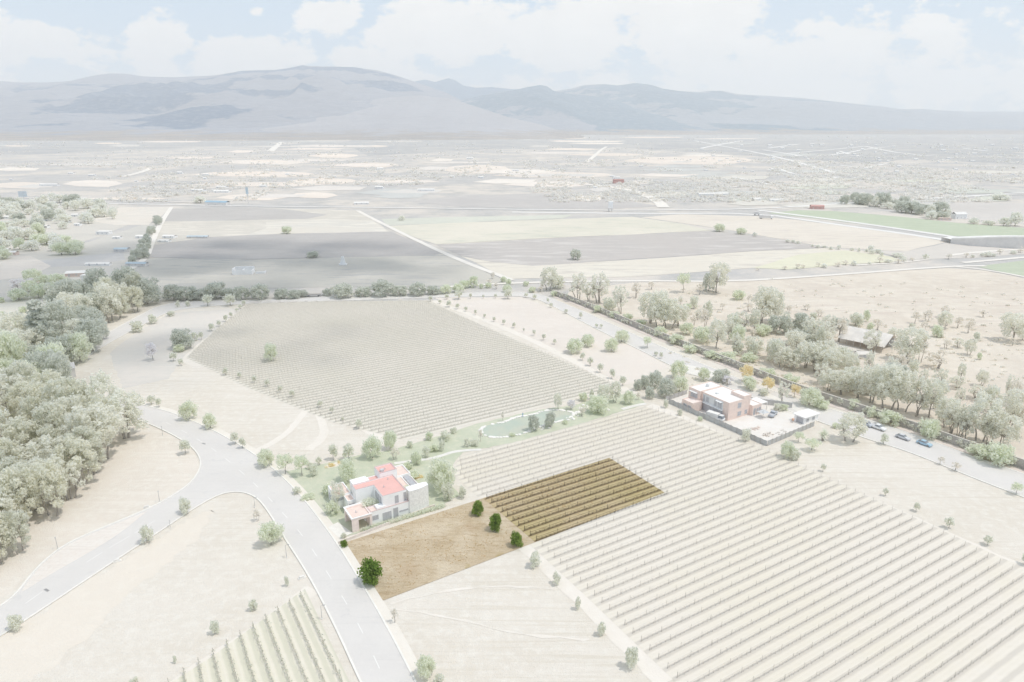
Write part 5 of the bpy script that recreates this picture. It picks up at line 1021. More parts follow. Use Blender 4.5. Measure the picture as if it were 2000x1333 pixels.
# ------------------------------------------------------------------ vehicles
M_tyre = m_plain('tyre', (.12, .12, .12), .9, .1, .05, 3, raw=True); M_rim2 = m_plain('wheel_rim', (.55, .55, .56), .4, .5, .02, 3, raw=True); M_cg = m_plain('car_glass', (.30, .32, .35), .15, .5, .03, 1, raw=True); M_lamp = m_plain('headlight_glass', (.8, .8, .78), .3, .5, .02, 1, raw=True)
def car(label, cat, name, loc, rot, paint, kind='sedan', cargo=None):
    t = thing(name, label, cat, loc, rot); L_, W_ = {'sedan': (4.5, 1.75), 'van': (4.7, 1.85), 'pickup': (5.3, 1.85), 'truck': (6.4, 2.1)}[kind]; hw = W_ / 2
    prof = {'sedan': [(-.5, .28), (.5, .28), (.5, .62), (.47, .80), (.22, .92), (-.36, .98), (-.49, .90), (-.5, .6)], 'van': [(-.5, .3), (.5, .3), (.5, .7), (.44, .98), (.30, 1.05), (-.49, 1.1), (-.5, .7)],
            'pickup': [(-.5, .42), (.5, .42), (.5, .75), (.46, 1.0), (.22, 1.08), (-.49, 1.08), (-.5, .75)], 'truck': [(-.5, .5), (.5, .5), (.5, 1.0), (.49, 1.25), (-.49, 1.2), (-.5, .8)]}[kind]
    cab = {'sedan': [(.20, .92), (.07, 1.38), (-.22, 1.42), (-.42, .98)], 'van': [(.32, 1.05), (.16, 1.66), (-.46, 1.7), (-.49, 1.08)], 'pickup': [(.22, 1.08), (.12, 1.66), (-.10, 1.68), (-.14, 1.08)], 'truck': [(.49, 1.25), (.44, 2.1), (.22, 2.15), (.20, 1.22)]}[kind]
    def extr(b, pr, w0, w1):
        n = len(pr); zt = max(z for _, z in pr); z0 = min(z for _, z in pr); k = len(b.v)
        for sgn in (-1, 1):
            for (x, z) in pr: w = w0 + (w1 - w0) * (z - z0) / (zt - z0); b.v.append((x * L_, sgn * w, z))
        b.f.append(tuple(k + i for i in range(n))); b.f.append(tuple(k + n + i for i in reversed(range(n)))); b.mi += [0, 0]
        for i in range(n): j = (i + 1) % n; b.f.append((k + i, k + n + i, k + n + j, k + j)); b.mi.append(0)
    b = MB(); extr(b, prof, hw, hw * .94); body = b.build('body', paint, t)
    md = body.modifiers.new('bevel', 'BEVEL'); md.width = .06; md.segments = 2
    b = MB(); extr(b, cab, hw * .93, hw * .78); b.build('windows', M_cg, t)
    xs = [x for x, z in cab]; zt = max(z for x, z in cab); b = MB(); x1, x0 = sorted([cab[1][0], cab[2][0]])[::-1]
    b.box(x0 * L_ - .03, -hw * .79, zt + .004, x1 * L_ + .03, hw * .79, zt + .06); b.build('roof', paint, t)
    if kind == 'pickup':
        b = MB(); b.box(-.46 * L_, -hw * .8, 1.085, -.16 * L_, hw * .8, 1.10); b.build('cargo_bed', M_open, t)
    if cargo: b = MB(); b.box(-.5 * L_, -hw, 1.26, .18 * L_, hw, 2.4); b.build('cargo_box', cargo, t)
    for sx in (-.32, .31):
        for sy in (-1, 1):
            b = MB(); b.tube([(sx * L_, sy * (hw - .2), .33), (sx * L_, sy * (hw + .02), .33)], .33, 12); w = b.build('wheel', M_tyre, t); b = MB(); b.tube([(sx * L_, sy * (hw + .021), .33), (sx * L_, sy * (hw + .03), .33)], .19, 10); b.build('rim', M_rim2, w)
    for sy in (-1, 1):
        b = MB(); b.box(.5 * L_ - .04, sy * hw * .72 - .16, .62, .5 * L_ + .015, sy * hw * .72 + .16, .76); b.build('headlight', M_lamp, t)
    return t
def paint(n, c, m=0.0): return m_plain(n, c, .35, .4, .01, .5, raw=True, metal=m)
rd = (G(1850, 885) - G(1690, 828)); ra = math.atan2(rd.y, rd.x)
car('dark grey van with pale roof parked under the long wall', 'van', 'parked_van', G(1690, 831, .14), ra, paint('grey_paint', (.52, .55, .60)), 'van'); car('white pickup truck parked behind the dark van', 'pickup truck', 'pickup_truck', G(1714, 838, .14), ra, paint('white_paint', (.85, .85, .85)), 'pickup')
car('silver car parked at the wall between white pickup and blue car', 'car', 'parked_car', G(1763, 857, .14), ra, paint('silver_paint', (.66, .66, .68)), 'sedan'); car('blue car parked nearest along the long wall', 'car', 'parked_car', G(1805, 869, .14), ra, paint('blue_paint', (.42, .58, .70)), 'sedan')
car('white box truck standing at the left front of the brick house', 'truck', 'box_truck', loc2(-2.6, 3.2, .12), ROWA + R(-75), paint('white_paint', (.85, .85, .85)), 'truck', M_wroof); car('grey pickup parked in the yard right of the tarpaulin', 'pickup truck', 'pickup_truck', loc2(17.5, -5.2, .12), ROWA + R(20), paint('grey_paint', (.52, .55, .60)), 'pickup')
car('white car in the shade of the left wood', 'car', 'parked_car', G(88, 806, .1), R(10), paint('white_paint', (.85, .85, .85)), 'sedan')
mx = thing('cement_mixer', 'small orange cement mixer beside the white site hut', 'cement mixer', loc2(18.6, -12.6, .1), ROWA); b = MB(); b.tube([(0, 0, .7), (.3, 0, 1.0), (.7, 0, 1.35)], [.3, .5, .28], 10); b.build('drum', paint('orange_paint', (.68, .42, .30)), mx); b = MB(); b.tube([(-.5, -.5, 0), (0, 0, .8), (-.5, .5, 0)], .05, 5); b.tube([(.6, 0, 0), (.1, 0, .8)], .05, 5); b.build('frame', M_postw, mx)
# ------------------------------------------------------------------ lamps, walls, people
M_pole = m_plain('lamp_pole', (200, 200, 200), .6, .3, .02, 1, 170)
def lamp(u, v, hpx, label, turn):
    p = G(u, v); h = height_of(p, hpx); t = thing('street_lamp', label, 'street lamp', p, turn, 'street lamps along the roads'); b = MB(); b.tube([(0, 0, .25), (0, 0, h * .96)], [.07, .045], 6); b.build('pole', M_pole, t)
    b = MB(); b.box(-.2, -.2, 0, .2, .2, .25); b.build('base', M_kerb, t); b = MB(); b.tube([(0, 0, h * .94), (.5, 0, h)], .035, 5); b.build('arm', M_pole, t); b = MB(); b.box(.4, -.12, h - .05, .95, .12, h + .05); b.build('lamp_head', M_pole, t)
for u, v, h, l, a in [(560, 1090, 26, 'thin lamp post on the left kerb below the broad pale tree', 0), (629, 1210, 28, 'thin lamp post on the left kerb nearest the bottom edge', 0), (498, 992, 18, 'thin lamp post in the junction corner of the two roads', 1), (333, 1032, 12, 'short lamp post at the lower kerb of the branch road', 2), (312, 980, 22, 'thin lamp post on the bare soil inside the road curve', -1), (113, 1072, 24, 'thin lamp post beside the cobbled bay', -1), (318, 852, 20, 'thin lamp post on the inner bank at the top of the curve', -1)]: lamp(u, v, h, l, a)
M_sign = m_plain('white_box', (248, 247, 245), dist=150)
for u, v, l in [(590, 1130, 'small white utility box at the left kerb near the green vineyard'), (229, 1097, 'small white utility box at the lower kerb of the branch road'), (287, 992, 'small white utility box at the upper kerb of the branch road')]:
    t = thing('utility_box', l, 'utility box', G(u, v), R(30)); b = MB(); b.box(-.9, -.4, 0, .9, .4, .25); b.build('plinth', M_kerb, t); b = MB(); b.box(-.6, -.3, .25, .5, .3, .65); b.build('cabinet', M_sign, t)
M_lwall = m_plain('long_wall_stone', (200, 197, 193), .95, .05, .08, .5, 300); M_cop = m_plain('wall_coping', (228, 224, 219), .95, .05, .05, .5, 300)
wl = resample(pxline([(1085, 578), (1120, 590), (1180, 614), (1275, 655), (1384, 697), (1500, 744), (1600, 780), (1700, 812), (1800, 846), (1900, 882), (2000, 917), (2130, 964)], 2), 3)
lw = thing('long_wall', 'long dark boundary wall beyond the upper road', 'wall', (0, 0, 0)); A, Bq = offset(wl, .18), offset(wl, -.18); b = MB(); cb_ = MB()
for i in range(len(wl) - 1):
    b.prism([(A[i].x, A[i].y), (Bq[i].x, Bq[i].y), (Bq[i + 1].x, Bq[i + 1].y), (A[i + 1].x, A[i + 1].y)], 0, 3.0)
A2, B3 = offset(wl, .26), offset(wl, -.26)
for i in range(len(wl) - 1): cb_.prism([(A2[i].x, A2[i].y), (B3[i].x, B3[i].y), (B3[i + 1].x, B3[i + 1].y), (A2[i + 1].x, A2[i + 1].y)], 3.003, 3.12)
b.build('masonry', M_lwall, lw); cb_.build('coping', M_cop, lw)
cl_ = [((p.x + .3 * rr_.uniform(-1, .2), p.y - .35, rr_.uniform(.5, 2.7)), rr_.uniform(.5, 1.0), rr_.uniform(.5, 1.1)) for p in resample(wl, 1.1) if rr_.random() < .55]
V = leaf_cards(cl_, 9000, .3, np.random.RandomState(4)); link('creeper', quads_mesh('creeper', V, m_leaf('leaf_creeper', [(202, 205, 198), (197, 200, 193), (190, 193, 187)], .62, 300)), lw)
ribbon('verge', [p + (p - wl[max(0, i - 1)]) * 0 for i, p in enumerate(offset(wl, -2.0))], 2.6, .1, m_ground('brick_verge', [(238, 228, 223), (232, 222, 217), (241, 234, 229), (220, 212, 206)], .1, .6, None, .2, 300))
# person in blue by the pond (one skinned body)
def person(loc, rot, label):
    P = [(0, 0, .95), (0, 0, 1.15), (0, 0, 1.40), (0, 0, 1.52), (0, .01, 1.60), (0, .0, 1.72), (.19, 0, 1.40), (.25, .02, 1.12), (.24, .10, .88), (-.19, 0, 1.40), (-.25, .02, 1.12), (-.22, .12, .90), (.10, 0, .90), (.11, .03, .48), (.11, 0, .06), (.11, .14, .03), (-.10, 0, .90), (-.12, -.02, .48), (-.12, -.05, .06), (-.12, .09, .03)]
    Ed = [(0, 1), (1, 2), (2, 3), (3, 4), (4, 5), (2, 6), (6, 7), (7, 8), (2, 9), (9, 10), (10, 11), (0, 12), (12, 13), (13, 14), (14, 15), (0, 16), (16, 17), (17, 18), (18, 19)]
    rad = [.15, .14, .16, .06, .09, .085, .06, .045, .035, .06, .045, .035, .09, .065, .045, .035, .09, .065, .045, .035]
    m = bpy.data.meshes.new('body'); m.from_pydata(P, Ed, []); root = thing('person', label, 'person', loc, rot); o = link('body', m, root); sk = o.modifiers.new('skin', 'SKIN')
    for i, v in enumerate(m.skin_vertices[0].data): v.radius = (rad[i], rad[i]); v.use_root = (i == 0)
    o.modifiers.new('sub', 'SUBSURF').levels = 1; o.modifiers['sub'].render_levels = 2; m.materials.append(paint('blue_clothes', (.40, .52, .68)))
    bm = bmesh.new(); bmesh.ops.create_uvsphere(bm, u_segments=10, v_segments=6, radius=.105)
    for v in bm.verts: v.co = Vector((v.co.x, v.co.y - .02, max(v.co.z, -.02) + 1.72))
    hm = bpy.data.meshes.new('hair'); bm.to_mesh(hm); bm.free(); hm.materials.append(paint('hair', (.25, .22, .2))); link('hair', hm, root)
person(G(1021, 815, .1), R(20), 'person in blue standing on the far bank of the pond')
# ------------------------------------------------------------------ barn in the brush land
bp = G(1640, 672); bn = thing('open_barn', 'long open barn with grey sheet roof among the trees behind the wall', 'barn', bp, math.atan2((G(1722, 690) - bp).y, (G(1722, 690) - bp).x)); bL = (G(1722, 690) - bp).length
M_sheet = m_plain('sheet_roof', (242, 239, 236), .7, .2, .05, .3, 380)
b = MB(); b.face([(-1, -1, 3.1), (bL + 1, -1, 3.1), (bL + 1, 9, 7.2), (-1, 9, 7.2)]); b.face([(-1, 9, 7.2), (bL + 1, 9, 7.2), (bL + 1, 14, 4.2), (-1, 14, 4.2)]); b.build('roof', M_sheet, bn)
b = MB(); b.box(-.6, 12.2, 0, bL + .6, 12.5, 4.6); b.build('back_wall', M_open, bn)
for k in range(7):
    b = MB(); b.box(bL * k / 6 - .12, -.7, 0, bL * k / 6 + .12, -.5, 3.42); b.build('post', M_postw, bn)
sheet('yard', [G(1630, 668), G(1716, 690), G(1698, 702), G(1650, 700), G(1625, 690)], .1, m_plain('barn_yard', (238, 234, 229), dist=380))
# ------------------------------------------------------------------ small far buildings
M_hw = m_plain('far_white', (.86, .86, .86), .9, .1, .03, .3, raw=True); M_hr = m_plain('far_roof', (250, 250, 250), .9, .05, .03, .2, 650); M_hb = m_plain('far_blue_roof', (210, 226, 238), .9, .05, .03, .2, 650); M_hp = m_plain('far_pink', (238, 222, 216), .9, .05, .04, .2, 600); M_hk = m_plain('far_red', (224, 186, 182), .9, .05, .04, .2, 800); M_hg = m_plain('far_grey', (236, 236, 237), .9, .05, .04, .2, 700)
def hut(u, v, wpx, hpx, label, wall=None, roof=None, group=None, name='farm_house', cat='building', rot=None, dep=.55, gable=True):
    p = G(u, v); w = width_of(p, wpx); h = max(2.4, height_of(p, hpx)); d = max(4.0, w * dep); t = thing(name, label, cat, p, rr_.uniform(-.25, .25) if rot is None else rot, group)
    b = MB(); b.box(-w / 2, 0, 0, w / 2, d, h * .72); b.build('wall', wall or M_hw, t); b = MB()
    if gable: b.face([(-w / 2 - .3, -.4, h * .70), (w / 2 + .3, -.4, h * .70), (w / 2 + .3, d * .5, h), (-w / 2 - .3, d * .5, h)]); b.face([(-w / 2 - .3, d * .5, h), (w / 2 + .3, d * .5, h), (w / 2 + .3, d + .4, h * .70), (-w / 2 - .3, d + .4, h * .70)])
    else: b.box(-w / 2 - .2, -.2, h * .72 + .003, w / 2 + .2, d + .2, h * .80)
    b.build('roof', roof or M_hr, t)
    n = max(1, min(3, int(w / 4)))
    for k in range(n): x = -w / 2 + w * (k + .5) / n; b = MB(); b.box(x - .5, -.03, .9 if k else .1, x + .5, 0, 2.0); b.build('window' if k else 'door', M_open, t)
    return t
V1 = 'white roofed houses of the left village'
for u, v, w, h in [(105, 404, 20, 4), (107, 418, 14, 5), (164, 428, 20, 6), (178, 423, 16, 5), (146, 424, 12, 6), (38, 402, 14, 4), (15, 442, 20, 8), (60, 440, 16, 8), (95, 432, 18, 6), (128, 436, 14, 6), (20, 468, 36, 5), (18, 473, 16, 4), (85, 446, 16, 6), (10, 428, 14, 6), (46, 456, 18, 6), (92, 472, 14, 8), (112, 487, 12, 6), (150, 442, 12, 6), (68, 484, 14, 5), (5, 492, 20, 5)]: hut(u, v, w, h, 'small house with pale roof half hidden by trees of the left village', group=V1)
hut(23, 499, 17, 8, 'reddish walled house at the near edge of the left village', M_hp); hut(200, 459, 25, 8, 'white house with dark openings standing alone in the grey farm field', gable=False); hut(227, 467, 15, 5, 'small pale roofed shed right of the lone white house'); hut(276, 466, 22, 6, 'long pale shed by the dirt road row of trees'); hut(235, 493, 26, 8, 'pale blue roofed shed in the grey farm field', M_hg, M_hb)
hut(265, 521, 40, 8, 'longest pale blue roof beside the dirt road at the left field corner', M_hg, M_hb, dep=.3); hut(190, 520, 46, 6, 'long low pale roof of the left farm', dep=.2, name='farm_shed'); hut(168, 550, 18, 15, 'little white house with two windows on the left farm', gable=False); hut(150, 541, 40, 10, 'wide pink and white roofed farm house at the left', M_hp, M_hr); hut(106, 545, 22, 5, 'pale roofed shed beside the pink farm wall'); hut(84, 550, 44, 7, 'long pink farm wall building at the left', M_hp, M_hp, gable=False, dep=.1)
hut(328, 466, 24, 6, 'left pale shed at the top of the dark ploughed field'); hut(318, 474, 22, 5, 'low pale shed below it at the dark field corner'); hut(385, 466, 40, 4, 'flat pale sheds with blue roof at the dark field edge', M_hg, M_hb, dep=.15)
hut(421, 402, 46, 9, 'blue roofed building on the highway', M_hg, m_plain('blue_roof', (178, 206, 226), .9, .1, .03, .2, 700), dep=.3); hut(431, 368, 20, 4, 'upper white farm building above the blue roof'); hut(431, 377, 30, 5, 'lower white farm building above the blue roof'); hut(384, 374, 26, 4, 'white sheds left above the blue roof'); hut(94, 364, 36, 5, 'long white shed far left beyond the highway', dep=.2); hut(706, 400, 28, 5, 'white shed on the far side of the highway'); hut(740, 369, 16, 5, 'pale house beyond the highway, left one'); hut(832, 374, 32, 5, 'pale house beyond the highway, right one', dep=.25)
hut(1209, 359, 20, 10, 'red building far beyond the highway', M_hk, M_hk, gable=False); hut(1394, 383, 60, 6, 'long white roofed sheds beyond the highway', dep=.15); hut(1479, 393, 16, 6, 'white roofed hall among trees, left one'); hut(1518, 394, 26, 5, 'white roofed hall among trees, right one'); hut(1597, 409, 24, 8, 'red roofed building at the end of the green crop', M_hk, M_hk); hut(1877, 428, 24, 13, 'white roofed farm house beyond the green crop'); hut(1846, 431, 22, 6, 'pink farm wall building beyond the green crop', M_hp, M_hp, gable=False, dep=.2)
hut(1688, 701, 26, 12, 'low grey roofed shed in front of the open barn', M_hg, M_sheet); hut(120, 742, 50, 26, 'large pale roof half hidden in the left wood', M_hg, m_plain('wood_roof', (216, 216, 220), dist=250), rot=R(35)); hut(40, 742, 26, 12, 'small pale roof deep in the left wood', M_hg, M_hr)
V2 = 'scattered pale houses of the far settlement'
for _ in range(70):
    v = 284 + 62 * rr_.random() ** 1.3; u = rr_.uniform(1340, 2010); hut(u, v, rr_.uniform(4, 9), rr_.uniform(2.5, 4), 'tiny pale house of the far settlement below the mountains', group=V2)
for _ in range(22):
    v = 372 - 70 * rr_.random() ** 1.5; u = rr_.uniform(20, 1300); hut(u, v, rr_.uniform(6, 14), rr_.uniform(3, 5), 'tiny pale farm house on the far plain beyond the highway', group='tiny farm houses of the far plain')
# billboards, water tank, ruin, monument, trailers
def board(u, v, hpx, wpx, hb, label, mat, name='billboard'):
    p = G(u, v); h = height_of(p, hpx); w = width_of(p, wpx); t = thing(name, label, name, p); b = MB(); b.box(-w / 2, -.2, h - hb * h, w / 2, .2, h); b.build('panel', mat, t); b = MB(); b.box(-.3, .21, 0, .3, .8, h * .9); b.build('post', M_hg, t)
board(47, 394, 20, 17, .55, 'white and pale blue billboard above the left village', m_plain('board_blue', (226, 236, 244), dist=650)); board(485, 398, 32, 5, .42, 'tall narrow roadside sign on the highway', m_plain('board_sign', (216, 232, 242), dist=700), 'roadside_sign')
p = G(1192, 414); h = height_of(p, 20); w = width_of(p, 8); t = thing('water_tank', 'white square water tank on stilts beside the highway', 'water tank', p); b = MB(); b.box(-w / 2, -w / 2, h * .36, w / 2, w / 2, h); b.build('tank', M_hw, t)
for sx in (-1, 1):
    for sy in (-1, 1): b = MB(); b.box(sx * w * .38 - .3, sy * w * .38 - .3, 0, sx * w * .38 + .3, sy * w * .38 + .3, h * .36); b.build('leg', M_hg, t)
p = G(670, 518); h = height_of(p, 17); w = width_of(p, 15); t = thing('stone_monument', 'white stepped monument at the edge of the fallow field', 'monument', p); b = MB(); b.prism([(-w * .5, -w * .3), (w * .5, -w * .3), (w * .5, w * .3), (-w * .5, w * .3)], 0, h * .15); b.build('base', M_hw, t)
b = MB(); k_ = len(b.v); b.v += [(-w * .35, -.9, h * .153), (w * .35, -.9, h * .153), (w * .35, .9, h * .153), (-w * .35, .9, h * .153), (-w * .14, -.5, h), (w * .14, -.5, h), (w * .14, .5, h), (-w * .14, .5, h)]
for q in ((0, 3, 2, 1), (4, 5, 6, 7), (0, 1, 5, 4), (1, 2, 6, 5), (2, 3, 7, 6), (3, 0, 4, 7)): b.f.append(q); b.mi.append(0)
b.build('shaft', M_hw, t)
p = G(485, 537); t = thing('stone_ruin', 'roofless pale stone ruin in the shaded fallow field', 'ruin', p, .1); w = width_of(p, 60)
for i, (x0, y0, x1, y1, hh) in enumerate([(-.5, 0, .1, .02, 3.4), (-.5, .02, -.47, .3, 4.2), (.1, .0, .13, .34, 3.0), (-.47, .31, .13, .34, 4.6), (-.2, .02, -.17, .31, 3.2), (.2, .1, .5, .13, 1.6), (.47, .13, .5, .3, 1.4)]): b = MB(); b.box(x0 * w, y0 * w, 0, x1 * w, y1 * w, hh); b.build('wall', M_hw, t)
for u, v, l in [(612, 580, 'dark flat trailer loaded with timber in the belt behind the upper road')]:
    p = G(u, v); t = thing('flat_trailer', l, 'trailer', p, .1); w = width_of(p, 32); b = MB(); b.box(-w / 2, 0, .9, w / 2, 2.4, 1.2); b.build('deck', M_open, t); b = MB()
    for k in range(9): b.tube([(-w / 2 + .3, .2 + .25 * k, 1.36), (w / 2 - .5, .2 + .25 * k, 1.36)], .14, 6)
    b.build('load', M_postw, t)
    for sx in (-.3, .3):
        for sy in (.1, 2.3): b = MB(); b.tube([(sx * w, sy - .12, .45), (sx * w, sy + .12, .45)], .45, 10); b.build('wheel', M_tyre, t)
for u, v, w, l in [(1496, 428, 26, 'grey lorry on the highway junction, longer one'), (1478, 421, 10, 'small lorry on the highway junction')]:
    p = G(u, v, .3); wd = width_of(p, w); t = thing('lorry', l, 'lorry', p, -.25); b = MB(); b.box(-wd / 2, 0, 1.0, wd * .3, 2.6, 3.9); b.build('trailer', M_hg, t); b = MB(); b.box(wd * .32, .05, .6, wd * .5, 2.5, 3.3); b.build('cab', M_hw, t)
    for sx in (-.4, -.3, .38):
        for sy in (.1, 2.5): b = MB(); b.tube([(sx * wd, sy - .12, .5), (sx * wd, sy + .12, .5)], .5, 10); b.build('wheel', M_tyre, t)
# highway embankment and overpass at the right edge
ov = thing('highway_overpass', 'grey highway overpass wall rising at the right edge', 'overpass', (0, 0, 0)); pts = [G(*q) for q in [(1856, 476), (1900, 481), (1950, 484), (1996, 487), (2060, 489)]]; hts = [height_of(p, h) for p, h in zip(pts, (8, 14, 19, 22, 23))]; b = MB(); d_ = MB()
for i in range(4):
    a, c = pts[i], pts[i + 1]; bk = Vector((0, 14, 0)); zt = [hts[i], hts[i + 1]]
    b.face([a, c, c + Vector((0, 0, zt[1])), a + Vector((0, 0, zt[0]))]); b.face([a + bk, c + bk, c + bk + Vector((0, 0, zt[1])), a + bk + Vector((0, 0, zt[0]))])
    d_.face([a + Vector((0, -.3, zt[0] + .02)), c + Vector((0, -.3, zt[1] + .02)), c + bk + Vector((0, 0, zt[1] + .02)), a + bk + Vector((0, 0, zt[0] + .02))]); d_.face([a + Vector((0, -.3, zt[0] + .02)), c + Vector((0, -.3, zt[1] + .02)), c + Vector((0, -.3, zt[1] + 1.2)), a + Vector((0, -.3, zt[0] + 1.2))])
b.build('wall', M_hg, ov); d_.build('deck', M_hr, ov)
# ------------------------------------------------------------------ thorn scrub of the far plain (nobody could count it)
def scrub(name, spots, label, mat, seed):
    rg = np.random.RandomState(seed); V = []
    for (x, y, s) in spots:
        k = 9; d = rg.normal(size=(k, 3)); d[:, 2] = np.abs(d[:, 2]); d /= np.linalg.norm(d, axis=1)[:, None]; P = np.array([x, y, s * .25]) + d * np.array([s * 1.5, s * .6, s * .4]) * (.4 + .6 * rg.rand(k))[:, None]
        u = rg.normal(size=(k, 3)); u /= np.linalg.norm(u, axis=1)[:, None]; w = np.cross(u, rg.normal(size=(k, 3))); w /= np.linalg.norm(w, axis=1)[:, None]; q = s * (.3 + .35 * rg.rand(k))[:, None]
        V.append(np.stack([P + u * q, P + w * q, P - u * q, P - w * q], 1))
    o = link(name, quads_mesh(name, np.concatenate(V).reshape(-1, 3), mat)); o['label'] = label; o['category'] = 'scrub'; o['kind'] = 'stuff'
def scrub_spots(n, seed, u0, u1, v0, v1, pw, s0, s1, thr):
    r = np.random.RandomState(seed); out = []
    while len(out) < n:
        u = r.uniform(u0, u1); v = v0 + (v1 - v0) * r.rand() ** pw; p = G(u, v)
        f = nz(np.array([p.x * .004 + 50]), np.array([p.y * .002 + 20]), 2)[0] * .6 + nz(np.array([p.x * .016 + 9]), np.array([p.y * .008 + 3]), 4)[0] * .4
        if f > thr: out.append((p.x, p.y, r.uniform(s0, s1) * (1 + p.y / 2500.0)))
    return out
L_sc = m_leaf('leaf_scrub', [(214, 214, 213), (217, 216, 215), (209, 210, 209)], .75, 1500)
scrub('scrub', scrub_spots(2600, 1, -150, 2150, 262, 396, .8, 1.8, 3.6, .55), 'grey green thorn scrub spread over the far plain', L_sc, 1)
scrub('scrub', scrub_spots(900, 2, 1150, 2080, 315, 396, 1.0, 1.8, 3.6, .52), 'denser green scrub on the right of the far plain', L_sc, 2)
L_brush = m_leaf('leaf_brush', [(226, 224, 217), (228, 226, 218), (221, 220, 214)], .85, 450)
scrub('dry_brush', [(x, y, s * .35) for x, y, s in scrub_spots(500, 3, 1300, 2080, 545, 760, .8, 1.2, 3.2, .28)], 'low dry brush over the land behind the long wall', L_brush, 3)
# ------------------------------------------------------------------ real clouds overhead (their shade lies over the fields on the left)
def cloud(center, rx, ry, n, seed, rot=0.0):
    r = random.Random(seed); b = MB(); bm = bmesh.new(); bmesh.ops.create_icosphere(bm, subdivisions=2, radius=1.0); bv = [v.co.copy() for v in bm.verts]; bf = [tuple(v.index for v in f.verts) for f in bm.faces]; bm.free()
    for i in range(n):
        a = r.uniform(0, 6.283); q = math.sqrt(r.random()); x, y = rx * q * math.cos(a), ry * q * math.sin(a); s = r.uniform(.16, .34) * min(rx, ry) * (1.15 - .5 * q); k = len(b.v)
        X = x * math.cos(rot) - y * math.sin(rot); Y = x * math.sin(rot) + y * math.cos(rot); z = (1 - q) * 60 + r.uniform(-15, 25)
        b.v += [(X + v.x * s, Y + v.y * s, z + v.z * s * .45) for v in bv]; b.f += [tuple(k + j for j in f) for f in bf]; b.mi += [0] * len(bf)
    o = b.build('cloud', M_cloud, None, center); o.data.polygons.foreach_set('use_smooth', [True] * len(o.data.polygons)); return struct(o)
t = NT('cloud_vapour'); lw_ = t.N.new('ShaderNodeLayerWeight'); lw_.inputs[0].default_value = .35; tr = t.N.new('ShaderNodeBsdfTransparent'); df = t.N.new('ShaderNodeBsdfDiffuse'); df.inputs[0].default_value = (.95, .95, .96, 1); tl = t.N.new('ShaderNodeBsdfTranslucent'); tl.inputs[0].default_value = (.95, .95, .96, 1); m1 = t.N.new('ShaderNodeMixShader'); m1.inputs[0].default_value = .6; m2 = t.N.new('ShaderNodeMixShader')
t.L.new(df.outputs[0], m1.inputs[1]); t.L.new(tl.outputs[0], m1.inputs[2]); t.L.new(t.math('MULTIPLY_ADD', t.ramp(lw_.outputs['Facing'], .15, .95), -.10, .105), m2.inputs[0]); t.L.new(tr.outputs[0], m2.inputs[1]); t.L.new(m1.outputs[0], m2.inputs[2]); t.L.new(m2.outputs[0], t.out.inputs[0]); M_cloud = t.m
def cloud_over(u, v, z, rx, ry, n, seed, rot=0.0):
    p = G(u, v); return cloud(p + SUN * (z / SUN.z), rx, ry, n, seed, rot)
cloud_over(350, 522, 2000, 225, 125, 220, 1, .1)
cloud_over(400, 690, 2000, 80, 45, 50, 3, .4)

# ------------------------------------------------------------------ tufts of dry grass
def tufts(name, poly, n, s0, s1, mat, label, seed, avoid=None):
    rg = np.random.RandomState(seed); P = [G(*p) for p in poly]; Q = [(p.x, p.y) for p in P]; xs = [p[0] for p in Q]; ys = [p[1] for p in Q]; V = []; k = 0
    while k < n:
        x, y = rg.uniform(min(xs), max(xs)), rg.uniform(min(ys), max(ys))
        if not inside(Q, x, y) or nz(np.array([x * .11 + 40]), np.array([y * .11 + 40]), 1)[0] < rg.uniform(.2, .75): continue
        k += 1; s = rg.uniform(s0, s1); a = rg.uniform(0, 6.28); b0 = np.array([x, y, .1])
        for j in range(3):
            aa = a + j * 2.1; d = np.array([math.cos(aa), math.sin(aa), 0]); e = np.array([-d[1], d[0], 0]); o = b0 + d * s * .15
            V.append(np.stack([o - e * s * .5, o + e * s * .5, o + e * s * .55 + d * s * .55 + [0, 0, s * .55], o - e * s * .5 + d * s * .5 + [0, 0, s * .6]]))
    o = link(name, quads_mesh(name, np.concatenate(V), mat)); o['label'] = label; o['category'] = 'grass'; o['kind'] = 'stuff'
L_tl = m_leaf('leaf_lot_straw', [(212, 192, 160), (202, 184, 146), (182, 168, 124)], .7); L_tl2 = m_leaf('leaf_pale_straw', [(240, 236, 230), (234, 230, 222), (228, 224, 216)], 1.15, 180)
tufts('dry_grass', [(682, 1058), (745, 1166), (1036, 1060), (935, 980)], 600, .08, .2, L_tl, 'straw coloured grass tufts on the brown lot', 3)
tufts('dry_grass', [(945, 975), (1050, 1050), (1290, 962), (1190, 900)], 700, .10, .26, L_tl, 'olive grass tufts between the dark vine rows', 4)

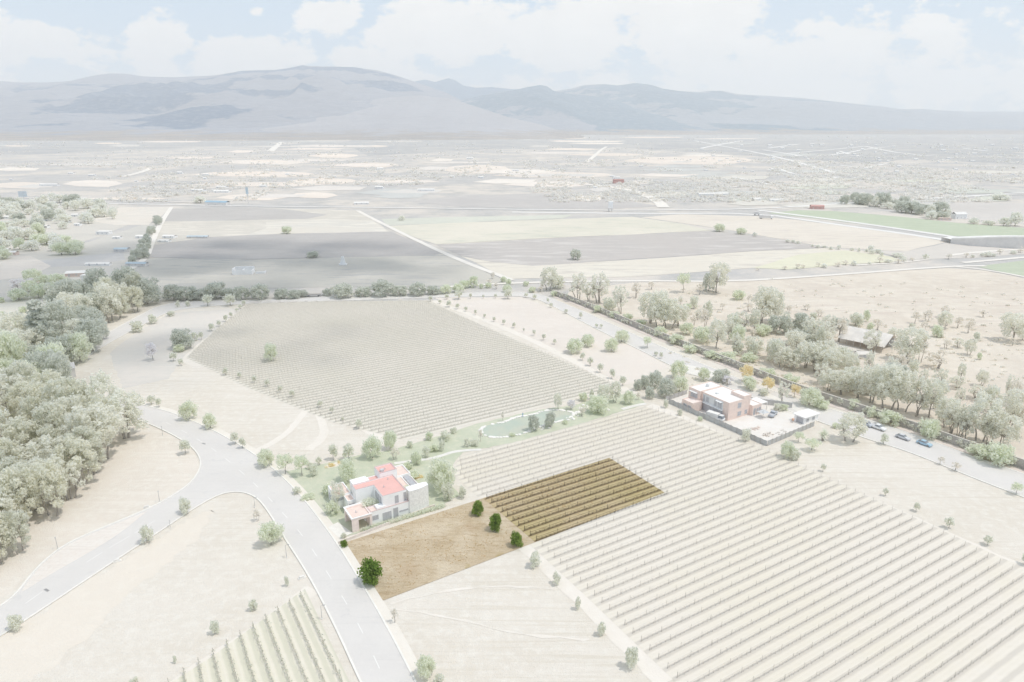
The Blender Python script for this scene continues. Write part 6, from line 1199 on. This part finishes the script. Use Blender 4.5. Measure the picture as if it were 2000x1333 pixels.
# ------------------------------------------------------------------ yucca palm by the kerb of the building site
def yucca(u, v, hpx, label):
    p = G(u, v); h = height_of(p, hpx); t = thing('yucca_palm', label, 'palm', p); b = MB(); rg = random.Random(2)
    for s_ in ((0, 0, h * .55), (.5, .2, h * .42), (-.4, .3, h * .36)): b.tube([(s_[0] * .4, s_[1] * .4, -.1), (s_[0], s_[1], s_[2])], [.22, .14], 7)
    b.build('trunk', M_bark, t); f = MB()
    for (x, y, z) in ((0, 0, h * .58), (.5, .2, h * .45), (-.4, .3, h * .38)):
        for k in range(46):
            a = rg.uniform(0, 6.283); e = rg.uniform(-.5, 1.35); L_ = h * rg.uniform(.32, .46); d = Vector((math.cos(a) * math.cos(e), math.sin(a) * math.cos(e), math.sin(e))); w = Vector((-math.sin(a), math.cos(a), 0)) * .09
            o = Vector((x, y, z)); m_ = o + d * L_ * .55; q = o + d * L_ + Vector((0, 0, -.12 * L_)); f.face([o - w * .5, o + w * .5, m_ + w, q, m_ - w])
    f.build('fronds', m_leaf('leaf_yucca', [(202, 208, 196), (198, 205, 192), (188, 195, 184)], .64, 230), t)
yucca(1607, 862, 27, 'spiky yucca palm between the cloth fence corner and the large acacia')

scatter([(1330, 640), (1480, 640), (1620, 640), (1760, 690), (1900, 740), (2010, 780), (2010, 850), (1900, 850), (1780, 800), (1640, 760), (1500, 730), (1380, 690)], 46, ['sparse', 'dry', 'tall', 'sparse', 'bushy'], (24, 52), (18, 38), 'wispy grey tree or thorn bush in the thicket behind the long wall', 'thicket trees behind the long wall', 16, 31)
scatter([(1250, 575), (1420, 590), (1600, 600), (1900, 620), (2010, 640), (2010, 700), (1860, 720), (1700, 650), (1480, 640), (1300, 625)], 30, ['dry', 'sparse', 'light', 'bushy'], (10, 22), (10, 22), 'low thorn bush or bare sapling on the open brush land', 'bushes of the open brush land', 20, 32)
scatter([(-20, 395), (100, 392), (235, 405), (228, 430), (60, 470), (-20, 480)], 22, ['far'], (12, 20), (14, 24), 'small shade tree between houses of the left village', 'small trees of the left village', 9, 33)
